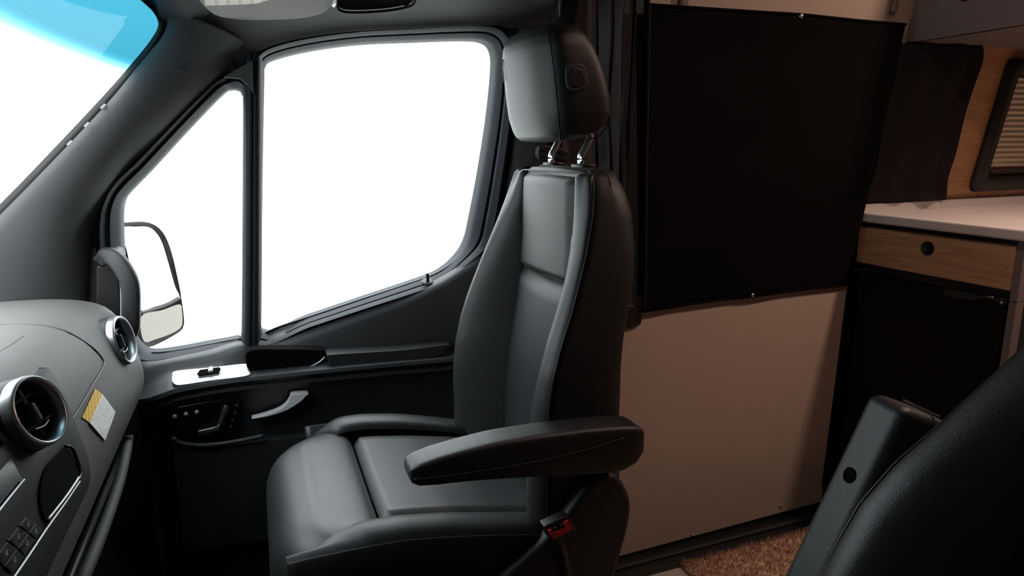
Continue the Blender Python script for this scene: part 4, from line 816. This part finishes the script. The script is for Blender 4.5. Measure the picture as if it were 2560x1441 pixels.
# black-out cover snapped over the sliding door window
cv = thing('window_cover', (1.45, 1.62, .70), 'large black blackout fabric cover snapped over the sliding door window', 'window cover')
rows = []
R0, C0 = 40, 40
tl = [(0.9566,1.5376,1.5232),(1.1281,1.5374,1.5241),(1.2817,1.5372,1.5253),(1.4535,1.5369,1.5271),(1.6358,1.5375,1.5236),(1.8470,1.5378,1.5218)]
bl_ = [(1.0350,1.6380,0.6945),(1.1684,1.6380,0.6974),(1.3141,1.6380,0.7011),(1.4393,1.6380,0.7037),(1.6290,1.6380,0.7065),(1.8313,1.6380,0.7067)]
TL = lin(tl, C0); BL = lin(bl_, C0)
for i in range(R0):
    t = i/(R0-1); r = []
    for j in range(C0):
        p = TL[j].lerp(BL[j], t); u = j/(C0-1)
        d = .010*math.sin(math.pi*t)*math.sin(math.pi*u) + .004*math.sin(9*u+5*t)*t + .003*math.sin(14*u-3*t)*(t**2)
        r.append(p + Vector((0, d, 0)))
    rows.append(r)
cl = obj('cloth', grid(rows), FABRIC, cv, mods=(('solid', .003, 0),))
obj('top_hem', tube([Vector(p)+Vector((0, -.003, -.004)) for p in TL[::4]+[TL[-1]]], .0035, 6, 50), FABRIC, cv)
obj('bottom_hem', tube([Vector(p)+Vector((0, -.003, .006)) for p in BL[::4]+[BL[-1]]], .004, 6, 50), FABRIC, cv)
obj('side_hem', tube([Vector(r[0])+Vector((.006, -.003, 0)) for r in rows[::5]]+[Vector(rows[-1][0])+Vector((.006, -.003, 0))], .004, 6, 40), CURTAIN, cv)
for q, nr in (([(1.4462,1.5343,1.5189)][0], (0, -1, -.17)), ([(1.4319,1.6320,0.7121)][0], (0, -1, 0))):
    obj('snap', revolve(q, nr, ((.0001, .006), (.004, .0055), (.0065, .003), (.007, 0)), 20), CHROME, cv, label='chrome snap stud')

# ------------------------------------------------------------ galley behind the sliding door
gal = thing('drawer_unit', (2.1, 1.40, .757), 'oak fronted drawer unit under the end of the white worktop', 'drawer')
obj('carcass', box(1.885, 2.41, 1.15, 1.655, .757, .920), BLACK, gal, smooth=False)
drw = obj('drawer_front', box(1.868, 1.886, 1.150, 1.645, .785, .905), OAK, gal, mods=(('bevel', .0015, 2),))
obj('finger_hole', revolve([(1.8670,1.3962,0.8657)][0], (-1, 0, 0), ((.021, .0), (.0205, .0015), (.018, .001), (.0165, -.0005), (.0001, -.0005)), 36), BLACK, drw)
obj('side_panel', box(1.872, 2.41, 1.130, 1.149, .757, .920), TAUPE, gal, smooth=False)
gb = thing('galley_cabinet', (2.8, 1.40, 0), 'dark galley base cabinet behind the fridge carrying the white worktop', 'cabinet')
obj('carcass', box(2.42, 3.29, 1.15, 1.655, .0, .920), BLACK, gb, smooth=False)
obj('side_panel', box(2.42, 3.29, 1.130, 1.149, .0, .920), TAUPE, gb, smooth=False)
fr = thing('fridge', (2.1, 1.38, .0), 'black compact fridge standing on the floor under the oak drawer', 'fridge')
obj('door', box(1.876, 1.91, 1.160, 1.636, .05, .752), FRIDGEM, fr, mods=(('bevel', .004, 3),))
obj('body', box(1.91, 2.40, 1.165, 1.64, .0, .755), BLACK, fr, smooth=False)
obj('surround', box(1.872, 1.902, 1.130, 1.149, .0, .755), TAUPE, fr, smooth=False)
obj('side_skin', box(1.902, 2.40, 1.140, 1.149, .0, .745), BLACK, fr, smooth=False)
obj('handle', prism([(1.8660,1.3378,0.7466),(1.8660,1.3231,0.7568),(1.8660,1.2348,0.7560),(1.8660,1.2205,0.7498),(1.8660,1.2326,0.7403),(1.8660,1.2663,0.7354),(1.8660,1.3199,0.7334)], (.012, 0, 0)), PLASTIC, fr, mods=(('bevel', .003, 2),))
lt2 = obj('latch', prism([(1.8640,1.2201,0.7569),(1.8640,1.1542,0.7619),(1.8640,1.1540,0.7464),(1.8640,1.1659,0.7416),(1.8640,1.1781,0.7523),(1.8640,1.2188,0.7481)], (.012, 0, 0)), PLASTIC, fr, mods=(('bevel', .002, 2),))
obj('latch_pin', tube([(1.8620,1.2079,0.7585),(1.8620,1.1843,0.7601)], .002, 8, 4), CHROME, lt2)
obj('latch_rivet', revolve([(1.8630,1.1633,0.7500)][0], (-1, 0, 0), ((.0001, .003), (.003, .002), (.004, 0)), 12), CHROME, lt2)
obj('hinge', prism([(1.8660,1.6533,0.7602),(1.8660,1.6093,0.7676),(1.8660,1.6082,0.7584),(1.8660,1.6522,0.7507)], (.012, 0, 0)), PLASTIC, fr, smooth=False)
ct = thing('worktop', (2.4, 1.38, .92), 'white worktop on the galley cabinet with a dark sink opening', 'worktop')
obj('slab', box(1.850, 3.29, 1.112, 1.652, .922, .953), WHITE, ct, mods=(('bevel', .007, 4),))
obj('upstand', box(1.852, 3.29, 1.636, 1.652, .950, .978), WHITE, ct, mods=(('bevel', .004, 3),))
sk = obj('sink_opening', revolve((2.42, 1.44, .953), (0, 0, 1), ((.15, -.002), (.15, .0015), (.138, .0015), (.130, -.001), (.0001, -.001)), 48), BLACK, ct)
# oak wall lining, dark framed window and its pleated blind
wl = [(1.95, wall_y(.9)+.008, .90), (3.29, wall_y(.9)+.008, .90), (3.29, wall_y(1.55)+.008, 1.55), (1.95, wall_y(1.55)+.008, 1.55)]
obj('wall_lining', prism(wl, (0, .015, 0)), OAKW, struct=True, smooth=False, label='oak veneered wall lining above the worktop')
def onwall(x, z, off=0): return Vector((x, wall_y(z)-off, z))
wn = struct_root('window_2', (2.7, 1.62, 1.0), 'black framed side window behind the galley')
x0, x1, z0, z1 = [(2.3722,1.6458,1.0040)][0][0], 3.25, 1.0, 1.447
def rr(x0, x1, z0, z1, r, off, n=6):
    out = []
    for cx, cz, a0 in ((x1-r, z1-r, 0), (x0+r, z1-r, 90), (x0+r, z0+r, 180), (x1-r, z0+r, 270)):
        for k in range(n+1):
            a = math.radians(a0+90*k/n); out.append(onwall(cx+r*math.cos(a), cz+r*math.sin(a), off))
    return out
rows = [rr(x0, x1, z0, z1, .035, -.004), rr(x0+.003, x1-.003, z0+.003, z1-.003, .034, .018), rr(x0+.045, x1-.045, z0+.045, z1-.045, .02, .020), rr(x0+.058, x1-.058, z0+.06, z1-.055, .012, .006), rr(x0+.06, x1-.06, z0+.062, z1-.06, .012, -.004)]
obj('frame', grid(rows, cu=True), BLACK, wn)
obj('lower_rail', prism([onwall(x0+.07, 1.066, .004), onwall(x1-.06, 1.066, .004), onwall(x1-.06, 1.078, .004), onwall(x0+.07, 1.078, .004)], (0, -.006, 0)), PLASTIC, wn, smooth=False)
bd = thing('pleated_blind', (2.8, 1.62, 1.08), 'cream pleated blind lowered in the dark framed side window', 'blind')
np_ = 17
for i in range(np_):
    za = 1.088 + (1.392-1.088)*i/np_; zb = 1.088 + (1.392-1.088)*(i+1)/np_; zm = (za+zb)/2
    V = []; F = []
    for x in (x0+.064, x1-.062):
        V += [onwall(x, za, .0), onwall(x, zm, .010), onwall(x, zb, .0), onwall(x, zm, -.002)]
    F = [(0, 1, 5, 4), (1, 2, 6, 5), (2, 3, 7, 6), (3, 0, 4, 7), (0, 1, 2, 3), (4, 5, 6, 7)]
    obj('slat', (V, F), BLIND, bd, smooth=False)
# dark gathered curtain between sliding door and window
rows = []
ca = [(1.8566,1.5520,1.4679),(1.8627,1.5697,1.3635),(1.8707,1.6023,1.1716),(1.8738,1.6346,0.9817)]
cb = [(2.1837,1.5358,1.4749),(2.1975,1.5515,1.3825),(2.2000,1.5856,1.1820),(2.2060,1.6058,1.0629),(2.2326,1.6199,0.9799)]
A_ = lin(ca, 30); B_ = lin(cb, 30)
for i in range(30):
    r = []
    for k in range(41):
        t = k/40; p = A_[i].lerp(B_[i], t)
        ph = 2.5*2*math.pi*t + .5*math.sin(i*.15)
        r.append(p + Vector((.006*math.sin(i*.35)*t*t, .013*math.sin(ph)*(.4+.6*t) + .004*math.sin(i*.5+3*t), 0)))
    rows.append(r)
cu2 = obj('side_curtain', grid(rows), CURTAIN, None, mods=(('solid', .003, 0),))
tag(cu2, 'dark fabric curtain tied back at the end of the white worktop', 'curtain')
# overhead locker
ov = thing('overhead_locker', (2.5, 1.3, 1.476), 'grey overhead locker hanging above the galley worktop', 'cabinet')
oo = [(1.90, 1.572, 1.476), (1.90, 1.15, 1.476), (1.90, 1.15, 1.86), (1.90, 1.53, 1.86)]
obj('end_panel', prism(oo, (.018, 0, 0)), GREYLAM, ov, smooth=False)
obj('body', prism([(1.918, 1.57, 1.486), (1.918, 1.155, 1.486), (1.918, 1.155, 1.86), (1.918, 1.53, 1.86)], (1.37, 0, 0)), GREYLAM, ov, smooth=False)
obj('underside', box(1.93, 3.28, 1.165, 1.56, 1.474, 1.486), TAUPE, ov, smooth=False)
obj('underside_recess', revolve((2.16, 1.32, 1.474), (0, 0, -1), ((.036, 0), (.036, .004), (.028, .004), (.026, .001), (.0001, .001)), 30), BLACK, ov)  # round black recess in the locker underside
obj('vent_slot', prism([(1.8980,1.4184,1.5775),(1.8980,1.4093,1.5611),(1.8980,1.3776,1.5614),(1.8980,1.3814,1.5724)], (.003, 0, 0)), BLACK, ov, smooth=False)

# ------------------------------------------------------------ rug
rg_ = thing('shag_rug', (1.5, 1.0, .0), 'tan shaggy rug on the pale floor behind the driver seat', 'rug')
rc = [(1.0460,1.4050,0.0120),(1.4725,1.3366,0.0120)]
x0r, y1r = rc[0][0], rc[0][1]
V_ = [(x0r, .45, 0), (1.84, .45, 0), (1.84, y1r-.012, 0), (x0r, y1r, 0)]
obj('backing', prism(V_, (0, 0, .010)), RUGM, rg_, smooth=False)
V = []; F = []
for k in range(26000):
    x = x0r + (1.84-x0r)*random.random()**1.15; y = y1r - (y1r-.60)*random.random()**1.5
    a = random.random()*6.283; h = .012+.012*random.random(); l = .010*random.random(); w_ = .0016
    b = random.random()*6.283
    dx, dy = math.cos(b)*l, math.sin(b)*l; cx, cy = math.cos(a)*w_, math.sin(a)*w_
    o = len(V); V += [(x-cx, y-cy, .008), (x+cx, y+cy, .008), (x+dx, y+dy, h)]; F.append((o, o+1, o+2))
pile = obj('pile', (V, F), RUGM, rg_, smooth=False); pile['kind'] = 'stuff'

# ------------------------------------------------------------ ceiling lamps of the living area
def lamp(x, y, power, lab):
    t = thing('ceiling_lamp', (x, y, 1.93), lab, 'lamp', 'ceiling lamps')
    obj('housing', revolve((x, y, 1.95), (0, 0, -1), ((.06, 0), (.06, .012), (.05, .016), (.045, .008)), 32), BRIGHT, t)
    E_ = bpy.data.materials.get('lamp_diffuser')
    if not E_:
        E_ = mat('lamp_diffuser', (.8, .7, .6), .6); b = E_.node_tree.nodes['Principled BSDF']
        b.inputs['Emission Color'].default_value = (1, .72, .55, 1); b.inputs['Emission Strength'].default_value = 3.0
    obj('diffuser', revolve((x, y, 1.95), (0, 0, -1), ((.046, .008), (.03, .010), (.0001, .011)), 32), E_, t)
    ld = bpy.data.lights.new('lamp_light', 'AREA'); ld.shape = 'DISK'; ld.size = .09; ld.energy = power; ld.color = (1, .70, .56)
    lo_ = bpy.data.objects.new('lamp_light', ld); COL.objects.link(lo_); lo_.parent = t; lo_.location = (0, 0, .0)
lamp(2.03, .75, 11., 'round warm ceiling lamp above the galley aisle')
lamp(1.15, .62, 3.4, 'round warm ceiling lamp behind the cab seats')
